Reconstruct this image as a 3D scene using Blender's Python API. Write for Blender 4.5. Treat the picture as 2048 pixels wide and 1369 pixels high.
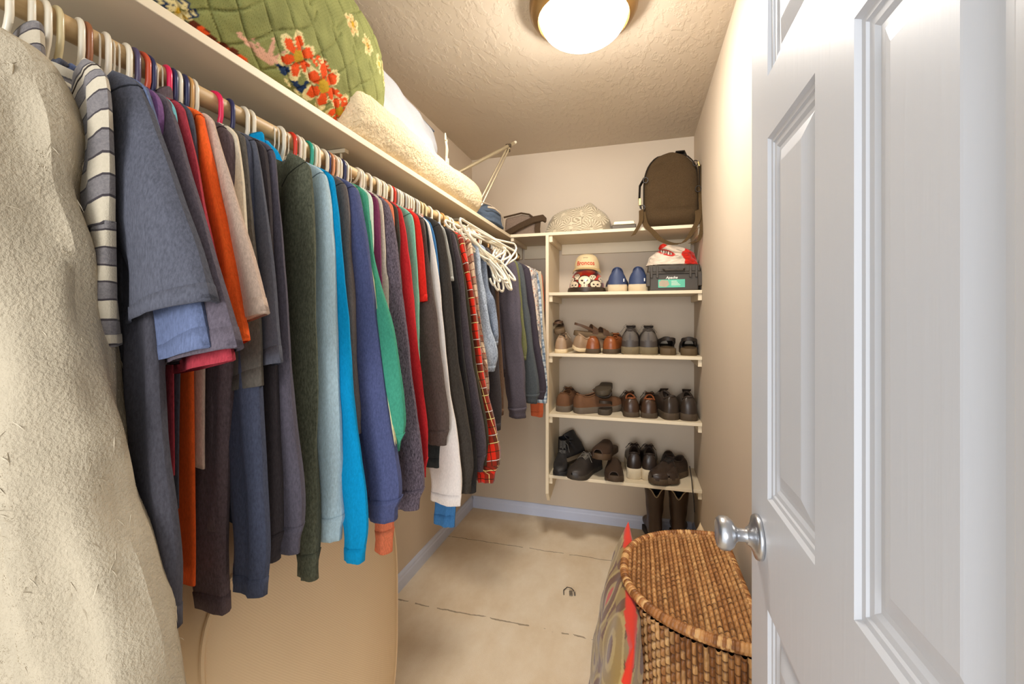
import bpy, bmesh, math, random
import numpy as np
from mathutils import Vector, Matrix, noise
random.seed(7)
C = bpy.context.scene.collection
for o in list(bpy.data.objects): bpy.data.objects.remove(o)

# ------------------------------------------------------------------ camera, light, exposure
CAMZ = 1.327; FPX = 868.0; T = math.atan2(251, 868); cT = math.cos(T); sT = math.sin(T); HY = 637.0
cam = bpy.data.cameras.new('camera'); camo = bpy.data.objects.new('camera', cam); C.objects.link(camo)
cam.sensor_width = 36; cam.lens = FPX/2048*36; cam.shift_y = -(684.5-HY)/2048; cam.clip_start = .02
camo.location = (0, 0, CAMZ); camo.rotation_euler = (math.pi/2, 0, T)
bpy.context.scene.camera = camo
sc = bpy.context.scene
sc.view_settings.view_transform = 'Standard'; sc.view_settings.look = 'None'
sc.view_settings.gamma = 1; sc.view_settings.use_curve_mapping = False
sc.view_settings.exposure = 1.16
w = bpy.data.worlds.new('world'); sc.world = w; w.use_nodes = True
w.node_tree.nodes['Background'].inputs[0].default_value = (.93, .965, 1, 1)
w.node_tree.nodes['Background'].inputs[1].default_value = .66
LAMP = 40.0      # strength of the glowing bowl of the ceiling lamp
FILL = 112.0       # added fill panel beyond the doorway, standing in for bedroom daylight
fl = bpy.data.lights.new('doorway_fill_panel', 'AREA'); fl.shape = 'RECTANGLE'; fl.size = 2.6; fl.size_y = 2.2
fl.energy = FILL; fl.color = (.97, .98, 1)
flo = bpy.data.objects.new('doorway_fill_panel', fl); C.objects.link(flo)
flo.location = (-.1, -5.0, 1.5); flo.rotation_euler = (math.radians(90), 0, 0)

# ------------------------------------------------------------------ rays of the photograph -> points of the room
def dr(px):
    u = (px-1024)/FPX
    return (u*cT - sT, u*sT + cT)
def atX(px, X): d = dr(px); return X*d[1]/d[0]          # the Y where that column meets the plane X
def atY(px, Y): d = dr(px); return Y*d[0]/d[1]
def zat(py, X, Y):
    dep = -sT*X + cT*Y
    return CAMZ - (py-HY)/FPX*dep

# ------------------------------------------------------------------ materials
def lin(c):
    r = []
    for v in c[:3]:
        v = v/255.0
        r.append(v/12.92 if v <= .04045 else ((v+.055)/1.055)**2.4)
    return (r[0], r[1], r[2], 1)
class NT:
    def __init__(s, name):
        s.m = bpy.data.materials.new(name); s.m.use_nodes = True; s.t = s.m.node_tree; s.n = s.t.nodes
        s.b = s.n['Principled BSDF']
    def add(s, typ, **k):
        x = s.n.new(typ)
        for a, v in k.items():
            if a.startswith('i_'):
                key = a[2:]
                x.inputs[int(key) if key.isdigit() else key].default_value = v
            else: setattr(x, a, v)
        return x
    def l(s, a, b): s.t.links.new(a, b)
    def noise(s, scale, detail=3, rough=.6, vec=None):
        x = s.add('ShaderNodeTexNoise'); x.inputs['Scale'].default_value = scale
        x.inputs['Detail'].default_value = detail; x.inputs['Roughness'].default_value = rough
        if vec is not None: s.l(vec, x.inputs['Vector'])
        return x
    def coord(s, which='Object'):
        return s.add('ShaderNodeTexCoord').outputs[which]
    def scale(s, vec, sc_):
        x = s.add('ShaderNodeMapping'); s.l(vec, x.inputs[0]); x.inputs['Scale'].default_value = sc_; return x.outputs[0]
    def mixc(s, f, a, b, blend='MIX'):
        x = s.add('ShaderNodeMix', data_type='RGBA', blend_type=blend)
        for sk, v in ((x.inputs[0], f), (x.inputs[6], a), (x.inputs[7], b)):
            if isinstance(v, (int, float, tuple)): sk.default_value = v
            else: s.l(v, sk)
        return x.outputs[2]
    def math(s, op, a, b=0.0, c=None):
        x = s.add('ShaderNodeMath', operation=op)
        for i, v in enumerate((a, b) if c is None else (a, b, c)):
            if isinstance(v, (int, float)): x.inputs[i].default_value = v
            else: s.l(v, x.inputs[i])
        return x.outputs[0]
    def bump(s, h, strength=.3, dist=.002):
        x = s.add('ShaderNodeBump'); x.inputs['Strength'].default_value = strength; x.inputs['Distance'].default_value = dist
        s.l(h, x.inputs['Height']); s.l(x.outputs[0], s.b.inputs['Normal']); return x
CACHE = {}
def plain(name, c, rough=.6, metal=0, var=.06, nscale=30, bump=0, bscale=200, coat=0, spec=.4, dist=.001):
    if name in CACHE: return CACHE[name]
    t = NT(name); b = t.b
    b.inputs['Roughness'].default_value = rough; b.inputs['Metallic'].default_value = metal
    b.inputs['Specular IOR Level'].default_value = spec; b.inputs['Coat Weight'].default_value = coat
    col = lin(c); co = t.coord()
    n = t.noise(nscale, 4, .6, co)
    d = tuple(x*(1-var*2) for x in col[:3])+(1,); e = tuple(min(1, x*(1+var*2)) for x in col[:3])+(1,)
    t.l(t.mixc(n.outputs[0], d, e), b.inputs['Base Color'])
    if bump: t.bump(t.noise(bscale, 3, .6, co).outputs[0], bump, dist)
    CACHE[name] = t.m; return t.m
def fabric(c, heather=.10, weave=900, bump=.35):
    name = 'fabric_%d_%d_%d_%d' % (c[0], c[1], c[2], int(heather*100))
    if name in CACHE: return CACHE[name]
    t = NT(name); b = t.b; b.inputs['Roughness'].default_value = .95; b.inputs['Specular IOR Level'].default_value = .12
    b.inputs['Sheen Weight'].default_value = .25; b.inputs['Sheen Roughness'].default_value = .5
    col = lin(c); co = t.coord()
    b.inputs['Sheen Tint'].default_value = tuple(min(1, x*1.2+.05) for x in col[:3])+(1,)
    n1 = t.noise(420, 2, .7, t.scale(co, (1, 1, .35))); n2 = t.noise(9, 4, .6, co)
    lo = tuple(x*(1-heather*2.2) for x in col[:3])+(1,); hi = tuple(min(1, x*(1+heather*2.6)+heather*.03) for x in col[:3])+(1,)
    r = t.add('ShaderNodeMapRange'); r.inputs[1].default_value = .3; r.inputs[2].default_value = .7
    t.l(n1.outputs[0], r.inputs[0])
    m1 = t.mixc(r.outputs[0], lo, hi)
    m2 = t.mixc(t.math('MULTIPLY', n2.outputs[0], .22), m1, tuple(min(1, x*1.5+.02) for x in col[:3])+(1,))
    t.l(m2, b.inputs['Base Color'])
    n3 = t.noise(weave, 2, .6, co); n4 = t.noise(60, 3, .6, co)
    t.bump(t.math('ADD', n3.outputs[0], t.math('MULTIPLY', n4.outputs[0], 1.2)), bump, .0015)
    CACHE[name] = t.m; return t.m
def band(t, v, period, centre, half):
    """1 where v modulo period is within half of centre"""
    f = t.math('PINGPONG', t.math('SUBTRACT', v, centre), period/2)
    return t.math('LESS_THAN', f, half)
def uvxy(t):
    s = t.add('ShaderNodeSeparateXYZ'); t.l(t.coord('UV'), s.inputs[0]); return s.outputs[0], s.outputs[1]
def cloth_finish(t):
    t.b.inputs['Roughness'].default_value = .95; t.b.inputs['Specular IOR Level'].default_value = .1
    t.b.inputs['Sheen Weight'].default_value = .2
    co = t.coord(); n3 = t.noise(700, 2, .6, co); t.bump(n3.outputs[0], .4, .0015)
def stripes_mat():
    t = NT('striped_knit'); x, y = uvxy(t); co = t.coord()
    nz = t.noise(30, 2, .5, co).outputs[0]
    y2 = t.math('ADD', y, t.math('MULTIPLY', t.math('SUBTRACT', nz, .5), .006))
    g = t.noise(350, 2, .7, co).outputs[0]
    grey = t.mixc(g, lin((84, 81, 84)), lin((138, 131, 128)))
    cream = t.mixc(g, lin((176, 165, 143)), lin((196, 184, 162)))
    c = t.mixc(band(t, y2, .038, .0, .0085), grey, cream)
    l1 = band(t, y2, .038, .0096, .0010); l2 = band(t, y2, .038, -.0096, .0010)
    c = t.mixc(t.math('MAXIMUM', l1, l2), c, lin((62, 56, 58)))
    t.l(c, t.b.inputs['Base Color']); cloth_finish(t); return t.m
def plaid_mat(name, base, dark, line, line2, s=1.0, period=.075):
    t = NT(name); x, y = uvxy(t)
    P = period*s
    dx = band(t, x, P*.8, 0, P*.2); dy = band(t, y, P, 0, P*.2)
    c = t.mixc(t.math('MULTIPLY', dx, .65), lin(base), lin(dark))
    c = t.mixc(t.math('MULTIPLY', dy, .65), c, lin(dark))
    for (v, per, cc, h, colr) in ((x, P*.8, 0, .0011*s, line), (y, P, .012*s, .0011*s, line), (y, P, -.012*s, .0011*s, line2), (x, P*.8, P*.4, .0010*s, dark), (y, P, P*.5, .0010*s, dark)):
        c = t.mixc(band(t, v, per, cc, h), c, lin(colr))
    t.l(c, t.b.inputs['Base Color']); cloth_finish(t); return t.m
def pattern_mat(name, a, b_, c_, scale=60):
    t = NT(name); co = t.coord()
    v = t.add('ShaderNodeTexVoronoi'); v.inputs['Scale'].default_value = scale; t.l(co, v.inputs['Vector'])
    n = t.noise(scale*.7, 3, .6, co)
    m = t.mixc(t.math('GREATER_THAN', n.outputs[0], .52), lin(a), lin(b_))
    m = t.mixc(t.math('LESS_THAN', v.outputs[0], .22), m, lin(c_))
    t.l(m, t.b.inputs['Base Color']); cloth_finish(t); return t.m
def vcol_mat(name, rough=.9, bscale=400, bump=.3, dist=.0015, coat=0, sheen=.2):
    if name in CACHE: return CACHE[name]
    t = NT(name); a = t.add('ShaderNodeVertexColor'); a.layer_name = 'Col'
    t.l(a.outputs[0], t.b.inputs['Base Color']); t.b.inputs['Roughness'].default_value = rough
    t.b.inputs['Specular IOR Level'].default_value = .3; t.b.inputs['Coat Weight'].default_value = coat
    t.b.inputs['Sheen Weight'].default_value = sheen
    t.bump(t.noise(bscale, 3, .6, t.coord()).outputs[0], bump, dist)
    CACHE[name] = t.m; return t.m

# ------------------------------------------------------------------ object helpers
def tag(o, label=None, cat=None, group=None, kind=None):
    if label: o['label'] = label
    if cat: o['category'] = cat
    if group: o['group'] = group
    if kind: o['kind'] = kind
    return o
def empty(name, loc, rz=0, label=None, cat=None, group=None, rx=0, ry=0, s=1):
    o = bpy.data.objects.new(name, None); C.objects.link(o); o.location = loc; o.rotation_euler = (rx, ry, rz)
    o.empty_display_size = .05; o.scale = (s, s, s)
    return tag(o, label, cat, group)
def mk(name, verts, faces, m, parent=None, uvs=None, smooth=True, cols=None, label=None, mats=None, mi=None):
    me = bpy.data.meshes.new(name)
    me.from_pydata([tuple(v) for v in verts], [], faces)
    if smooth: me.polygons.foreach_set('use_smooth', [True]*len(me.polygons))
    if uvs is not None:
        ul = me.uv_layers.new(name='UVMap')
        li = np.zeros(len(me.loops), dtype=np.int32); me.loops.foreach_get('vertex_index', li)
        ul.data.foreach_set('uv', np.asarray(uvs, dtype=np.float32)[li].ravel())
    if cols is not None:
        ca = me.color_attributes.new('Col', 'FLOAT_COLOR', 'POINT')
        ca.data.foreach_set('color', np.asarray(cols, dtype=np.float32).ravel())
    for q in (mats or [m]): me.materials.append(q)
    if mi is not None: me.polygons.foreach_set('material_index', mi)
    me.update()
    o = bpy.data.objects.new(name, me); C.objects.link(o)
    if parent is not None: o.parent = parent
    if label: o['label'] = label
    return o
def loft(rings, cap0=False, cap1=False, closed=True):
    """rings: (R, N, 3) -> verts, faces, uvs (metres; the seam column is doubled)"""
    R = np.asarray(rings, dtype=float)
    if closed: R = np.concatenate([R, R[:, :1]], axis=1)
    nr, n, _ = R.shape
    vs = R.reshape(-1, 3)
    du = np.linalg.norm(np.diff(R, axis=1), axis=2); U = np.concatenate([np.zeros((nr, 1)), np.cumsum(du, axis=1)], axis=1)
    cen = R.mean(axis=1); dv = np.linalg.norm(np.diff(cen, axis=0), axis=1); V = np.concatenate([[0], np.cumsum(dv)])
    uv = np.stack([U, np.repeat(V[:, None], n, axis=1)], axis=2).reshape(-1, 2)
    fs = []
    for i in range(nr-1):
        for j in range(n-1):
            a = i*n+j; fs.append((a, a+1, a+n+1, a+n))
    if cap0: fs.append(tuple(reversed(range(0, n-1 if closed else n))))
    if cap1: fs.append(tuple((nr-1)*n+k for k in range(n-1 if closed else n)))
    return vs, fs, uv
class MB:
    def __init__(s): s.v = []; s.f = []
    def add(s, v, f):
        k = len(s.v); s.v += [tuple(x) for x in v]; s.f += [tuple(i+k for i in q) for q in f]; return s
    def box(s, x0, x1, y0, y1, z0, z1):
        v = [(x, y, z) for x in (x0, x1) for y in (y0, y1) for z in (z0, z1)]
        return s.add(v, [(0, 1, 3, 2), (4, 6, 7, 5), (0, 4, 5, 1), (2, 3, 7, 6), (0, 2, 6, 4), (1, 5, 7, 3)])
    def tube(s, pts, r, n=8, closed=False, cap=True, flat=None):
        """round (or flat=(ax, factor) squashed) tube through the points"""
        P = [Vector(p) for p in pts]; m = len(P); rr = r if hasattr(r, '__len__') else [r]*m
        ring = []; up = None
        for i in range(m):
            if closed: d = P[(i+1) % m]-P[i-1]
            else: d = P[min(i+1, m-1)]-P[max(i-1, 0)]
            d.normalize()
            if up is None:
                up = Vector((0, 1, 0)) if abs(d.y) < .9 else Vector((1, 0, 0))
            a = d.cross(up)
            if a.length < 1e-6: a = d.cross(Vector((1, 0, 0)))
            a.normalize(); b = a.cross(d).normalized(); up = b
            ring.append([P[i]+(a*math.cos(2*math.pi*k/n)+b*math.sin(2*math.pi*k/n)*(flat or 1))*rr[i] for k in range(n)])
        v = [q for g in ring for q in g]; f = []
        for i in range(m if closed else m-1):
            for k in range(n):
                a0 = i*n+k; a1 = i*n+(k+1) % n; b0 = ((i+1) % m)*n+k; b1 = ((i+1) % m)*n+(k+1) % n
                f.append((a0, a1, b1, b0))
        if cap and not closed:
            f.append(tuple(reversed(range(n)))); f.append(tuple((m-1)*n+k for k in range(n)))
        return s.add(v, f)
    def strip(s, pts, wdir, wid, th=.002):
        """flat strap with thickness; wdir = width direction per point or one vector"""
        P = [Vector(p) for p in pts]; m = len(P); v = []; f = []
        for i in range(m):
            d = (P[min(i+1, m-1)]-P[max(i-1, 0)]).normalized()
            w_ = Vector(wdir[i] if isinstance(wdir, list) else wdir).normalized(); n_ = d.cross(w_).normalized()
            hw = (wid[i] if hasattr(wid, '__len__') else wid)/2
            v += [P[i]-w_*hw-n_*th/2, P[i]+w_*hw-n_*th/2, P[i]+w_*hw+n_*th/2, P[i]-w_*hw+n_*th/2]
        for i in range(m-1):
            for k in range(4): f.append((i*4+k, i*4+(k+1) % 4, i*4+4+(k+1) % 4, i*4+4+k))
        f += [(3, 2, 1, 0), tuple((m-1)*4+k for k in range(4))]
        return s.add(v, f)
    def lathe(s, prof, n=24, axis='z', origin=(0, 0, 0), sx=1, sy=1):
        v = []; f = []; ox, oy, oz = origin
        for (r, h) in prof:
            for k in range(n):
                a = 2*math.pi*k/n; c, q = r*math.cos(a)*sx, r*math.sin(a)*sy
                v.append({'z': (ox+c, oy+q, oz+h), 'x': (ox+h, oy+c, oz+q), 'y': (ox+c, oy+h, oz+q)}[axis])
        for i in range(len(prof)-1):
            for k in range(n): f.append((i*n+k, i*n+(k+1) % n, (i+1)*n+(k+1) % n, (i+1)*n+k))
        f += [tuple(reversed(range(n))), tuple((len(prof)-1)*n+k for k in range(n))]
        return s.add(v, f)
    def prism(s, poly, h0, h1, axis='z'):
        n = len(poly); v = []
        for h in (h0, h1):
            for (a, b) in poly: v.append({'z': (a, b, h), 'x': (h, a, b), 'y': (a, h, b)}[axis])
        f = [tuple(reversed(range(n))), tuple(range(n, 2*n))]+[(k, (k+1) % n, n+(k+1) % n, n+k) for k in range(n)]
        return s.add(v, f)
    def xf(s, M): s.v = [tuple(M @ Vector(q)) for q in s.v]; return s
    def build(s, name, m, parent=None, smooth=True, bevel=0, label=None, seg=2, recalc=True, sharp=35):
        me = bpy.data.meshes.new(name); me.from_pydata(s.v, [], s.f)
        if recalc:
            bm = bmesh.new(); bm.from_mesh(me); bmesh.ops.recalc_face_normals(bm, faces=bm.faces); bm.to_mesh(me); bm.free()
        if smooth:
            me.polygons.foreach_set('use_smooth', [True]*len(me.polygons))
            try: me.set_sharp_from_angle(angle=math.radians(sharp))
            except Exception: pass
        me.materials.append(m); me.update()
        o = bpy.data.objects.new(name, me); C.objects.link(o)
        if parent is not None: o.parent = parent
        if label: o['label'] = label
        if bevel:
            b = o.modifiers.new('bevel', 'BEVEL'); b.width = bevel; b.segments = seg; b.limit_method = 'ANGLE'; b.harden_normals = False
        return o
def struct(o): o['kind'] = 'structure'; return o
def cr(pts, n):
    """catmull-rom through pts (any dimension), n samples"""
    P = np.asarray(pts, float); P = np.vstack([2*P[0]-P[1], P, 2*P[-1]-P[-2]]); m = len(P)-3; out = []
    for k in range(n):
        t = k/(n-1)*m; i = min(int(t), m-1); t -= i; a, b, c, d = P[i:i+4]
        out.append(.5*((2*b)+(-a+c)*t+(2*a-5*b+4*c-d)*t*t+(-a+3*b-3*c+d)*t**3))
    return np.array(out)
def nz(x, y, z): return noise.noise(Vector((x, y, z)))

# ------------------------------------------------------------------ the room
XL, XW, YB, ZC = -1.12, .332, 2.857, 2.44
Y0 = -.25
wallm = plain('wall_paint', (207, 191, 170), .75, var=.015, nscale=3, bump=.25, bscale=260, dist=.0012, spec=.3)
ceilm = NT('ceiling_texture')
co = ceilm.coord(); n1 = ceilm.noise(38, 4, .55, ceilm.scale(co, (1, .55, 1))); n2 = ceilm.noise(7, 2, .5, co)
rmp = ceilm.add('ShaderNodeMapRange'); rmp.inputs[1].default_value = .5; rmp.inputs[2].default_value = .6
ceilm.l(n1.outputs[0], rmp.inputs[0]); ceilm.b.inputs['Base Color'].default_value = lin((206, 192, 172)); ceilm.b.inputs['Roughness'].default_value = .8
ceilm.bump(rmp.outputs[0], .35, .003); ceilm = ceilm.m
def carpet():
    t = NT('carpet'); co = t.coord(); sp = t.add('ShaderNodeSeparateXYZ'); t.l(co, sp.inputs[0])
    a = t.noise(260, 3, .7, co).outputs[0]; b = t.noise(5, 4, .65, t.scale(co, (1, .6, 1))).outputs[0]
    r = t.add('ShaderNodeMapRange'); r.inputs[1].default_value = .35; r.inputs[2].default_value = .65; t.l(b, r.inputs[0])
    c = t.mixc(r.outputs[0], lin((232, 212, 182)), lin((248, 234, 210)))
    c = t.mixc(t.math('MULTIPLY', a, .45), c, lin((206, 182, 148)))
    wob = t.math('MULTIPLY', t.math('SUBTRACT', t.noise(9, 3, .7, co).outputs[0], .5), .035)
    for Yc in (1.815, 2.43):
        d = t.math('ABSOLUTE', t.math('SUBTRACT', t.math('ADD', sp.outputs[1], wob), Yc))
        m = t.math('MULTIPLY', t.math('LESS_THAN', d, .0035 if Yc < 2 else .003), t.math('GREATER_THAN', t.noise(14, 2, .5, co).outputs[0], .44))
        c = t.mixc(t.math('MULTIPLY', m, .6), c, lin((92, 72, 46)))
    t.l(c, t.b.inputs['Base Color']); t.b.inputs['Roughness'].default_value = 1; t.b.inputs['Specular IOR Level'].default_value = .05
    t.bump(t.math('ADD', a, t.math('MULTIPLY', b, 2)), .3, .003); return t.m
struct(MB().box(XL-.1, XW+.1, Y0, YB+.1, -.1, 0).build('floor', carpet(), smooth=False))
struct(MB().box(XL-.1, XW+.1, Y0, YB+.1, ZC, ZC+.1).build('ceiling', ceilm, smooth=False))
struct(MB().box(XL-.1, XL, Y0, YB, 0, ZC).build('wall_left', wallm, smooth=False))
struct(MB().box(XW, XW+.1, Y0, YB, 0, ZC).build('wall_right', wallm, smooth=False))
struct(MB().box(XL-.1, XW+.1, YB, YB+.1, 0, ZC).build('wall_back', wallm, smooth=False))
basem = plain('baseboard_paint', (205, 212, 232), .45, var=.01, spec=.5)
def base_prof(mb_pts): return mb_pts
prof = [(0, 0), (.014, 0), (.014, .05), (.011, .058), (.011, .068), (.006, .078), (0, .08)]
m = MB(); m.prism([(XL+a, z) for a, z in prof], Y0, YB, 'y'); 
b = MB(); b.prism([(XL+a, z) for a, z in prof], Y0, YB-.001, 'y'); struct(b.build('baseboard_left', basem, smooth=False))
b = MB(); b.prism([(YB-a, z) for a, z in prof], XL+.014, XW-.014, 'x'); struct(b.build('baseboard_back', basem, smooth=False))
b = MB(); b.prism([(XW-a, z) for a, z in prof], Y0, YB-.001, 'y'); struct(b.build('baseboard_right', basem, smooth=False))

# ------------------------------------------------------------------ ceiling lamp
LX, LY = -.185, 1.545
lamp = empty('ceiling_lamp', (LX, LY, ZC), label='round flush ceiling lamp with glowing white bowl and brushed bronze rim', cat='lamp')
brz = plain('brushed_bronze', (150, 118, 72), .32, metal=.85, var=.05, nscale=8)
MB().lathe([(.19, 0), (.19, -.012), (.187, -.03), (.175, -.05), (.160, -.06), (.152, -.058), (.15, -.02), (.02, -.01)], 64).build('rim', brz, lamp)
em = bpy.data.materials.new('glowing_glass'); em.use_nodes = True
eb = em.node_tree.nodes['Principled BSDF']; eb.inputs['Base Color'].default_value = (.9, .88, .84, 1); eb.inputs['Roughness'].default_value = .3
eb.inputs['Emission Color'].default_value = (1, .94, .86, 1); eb.inputs['Emission Strength'].default_value = LAMP
pr = [(.150*math.cos(a), -.052-.085*math.sin(a)) for a in np.linspace(0, math.pi/2-.03, 16)]
MB().lathe(pr, 64).build('bowl', em, lamp, sharp=80)

# ------------------------------------------------------------------ shelving
shm = plain('shelf_paint', (226, 210, 180), .5, var=.02, nscale=4, spec=.45)
SZ = [1.83, 1.478, 1.122, .768, .41]      # tops of the shelves of the back unit
XP, YF = -.499, 2.50                      # inner face of the side panel, front edge of the shelves
unit = empty('shoe_shelf_unit', (XP, YB, 0), label='cream built-in shoe shelving with side panel and five boards on back wall', cat='shelving')
def L(o, par): o.location = tuple(-c for c in par.location); return o
b = MB(); pp = [(YB-.001, SZ[0]-.02), (YF-.006, SZ[0]-.02), (YF-.006, SZ[4]-.10), (YF+.03, SZ[4]-.15), (YB-.001, SZ[4]-.02-.02)]
pp = [(YB-.001, SZ[0]-.0185), (YF-.004, SZ[0]-.0185), (YF-.004, .30), (YF+.035, .245), (YB-.001, .245+.07)]
L(b.prism(pp, XP-.018, XP, 'x').build('side_panel', shm, unit, smooth=False, bevel=.001), unit)
for i, z in enumerate(SZ):
    x0 = -.7335 if i == 0 else XP+.0005
    o = L(MB().box(x0, XW-.001, YF, YB-.001, z-.018, z).build('shelf_board', shm, unit, smooth=False, bevel=.0015), unit)
    L(MB().box(XP+.0005, XP+.0195, YF+.012, YB-.02, z-.055, z-.0185).build('cleat', shm, unit, smooth=False, bevel=.001), unit)
    L(MB().box(XW-.020, XW-.001, YF+.012, YB-.02, z-.055, z-.0185).build('cleat', shm, unit, smooth=False, bevel=.001), unit)
    if i == 0: L(MB().box(XP+.02, XW-.021, YB-.020, YB-.001, z-.085, z-.0185).build('cleat', shm, unit, smooth=False, bevel=.001), unit)
ls = empty('long_shelf', (XL, 1.4, SZ[0]), label='long cream shelf board running along left wall above the clothes', cat='shelf')
L(MB().box(XL+.001, -.735, .12, YB-.001, SZ[0]-.018, SZ[0]).build('board', shm, ls, smooth=False, bevel=.0015), ls)
L(MB().box(XL+.001, XL+.02, .12, YB-.001, SZ[0]-.105, SZ[0]-.0185).build('wall_cleat', shm, ls, smooth=False, bevel=.001), ls)
L(MB().box(XL+.021, -.75, YB-.02, YB-.001, SZ[0]-.105, SZ[0]-.0185).build('end_cleat', shm, ls, smooth=False, bevel=.001), ls)
L(MB().box(-.7335, XP-.019, YB-.02, YB-.001, SZ[0]-.105, SZ[0]-.0185).build('cleat', shm, unit, smooth=False, bevel=.001), unit)
L(MB().box(-.7335, -.715, YF+.01, YB-.021, SZ[0]-.04, SZ[0]-.0185).build('cleat', shm, unit, smooth=False, bevel=.001), unit)
XR, ZR, RR = -.787, 1.7435, .0168
rodm = NT('rod_wood'); co = rodm.coord(); wv = rodm.noise(14, 4, .6, rodm.scale(co, (6, .4, 6)))
rodm.l(rodm.mixc(wv.outputs[0], lin((176, 140, 92)), lin((222, 194, 146))), rodm.b.inputs['Base Color']); rodm.b.inputs['Roughness'].default_value = .5; rodm = rodm.m
MB().lathe([(RR, 0), (RR, YB-.022-.13)], 32, axis='y', origin=(XR, .13, ZR)).build('closet_rod', rodm, sharp=60)
tag(bpy.data.objects['closet_rod'], 'light wooden closet rod running under the long shelf, full of hangers', 'rod')
brm = plain('bracket_paint', (205, 190, 160), .45, var=.02)
for k, (yy, lb) in enumerate(((1.06, 'nearer'), (1.94, 'farther'))):
    br = empty('rod_bracket', (XR, yy, ZR), label=('cream metal rod bracket under the long shelf, ' + ('nearer one, amid the sweatshirt hangers' if k == 0 else 'farther one, above the denim clothes')), cat='bracket')
    m_ = MB().box(-.011, .011, -.001, .001, -.02, -.017)
    m_.tube([(.028*math.cos(a), 0, -.006+.028*math.sin(a)) for a in np.linspace(-math.pi*.95, .15, 14)], .0035, 6)
    m_.box(-.334, -.011, -.008, .008, .0555, .0665); m_.tube([(-.33, 0, -.13), (-.025, 0, .0)], .004, 6)
    m_.box(-.332, -.312, -.012, .012, -.15, -.045)
    m_.tube([(-.028, 0, .0), (-.03, 0, .058)], .0035, 6)
    m_.build('arm', brm, br)
ring = MB().lathe([(.020, 0), (.026, .003), (.026, .02), (.0185, .021)], 24, axis='y', origin=(0, 0, 0))
rs = empty('rod_socket', (XR, YB-.0425, ZR), label='round bronze rod socket holding the far end of the closet rod', cat='bracket')
ring.build('cup', brz, rs)

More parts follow.
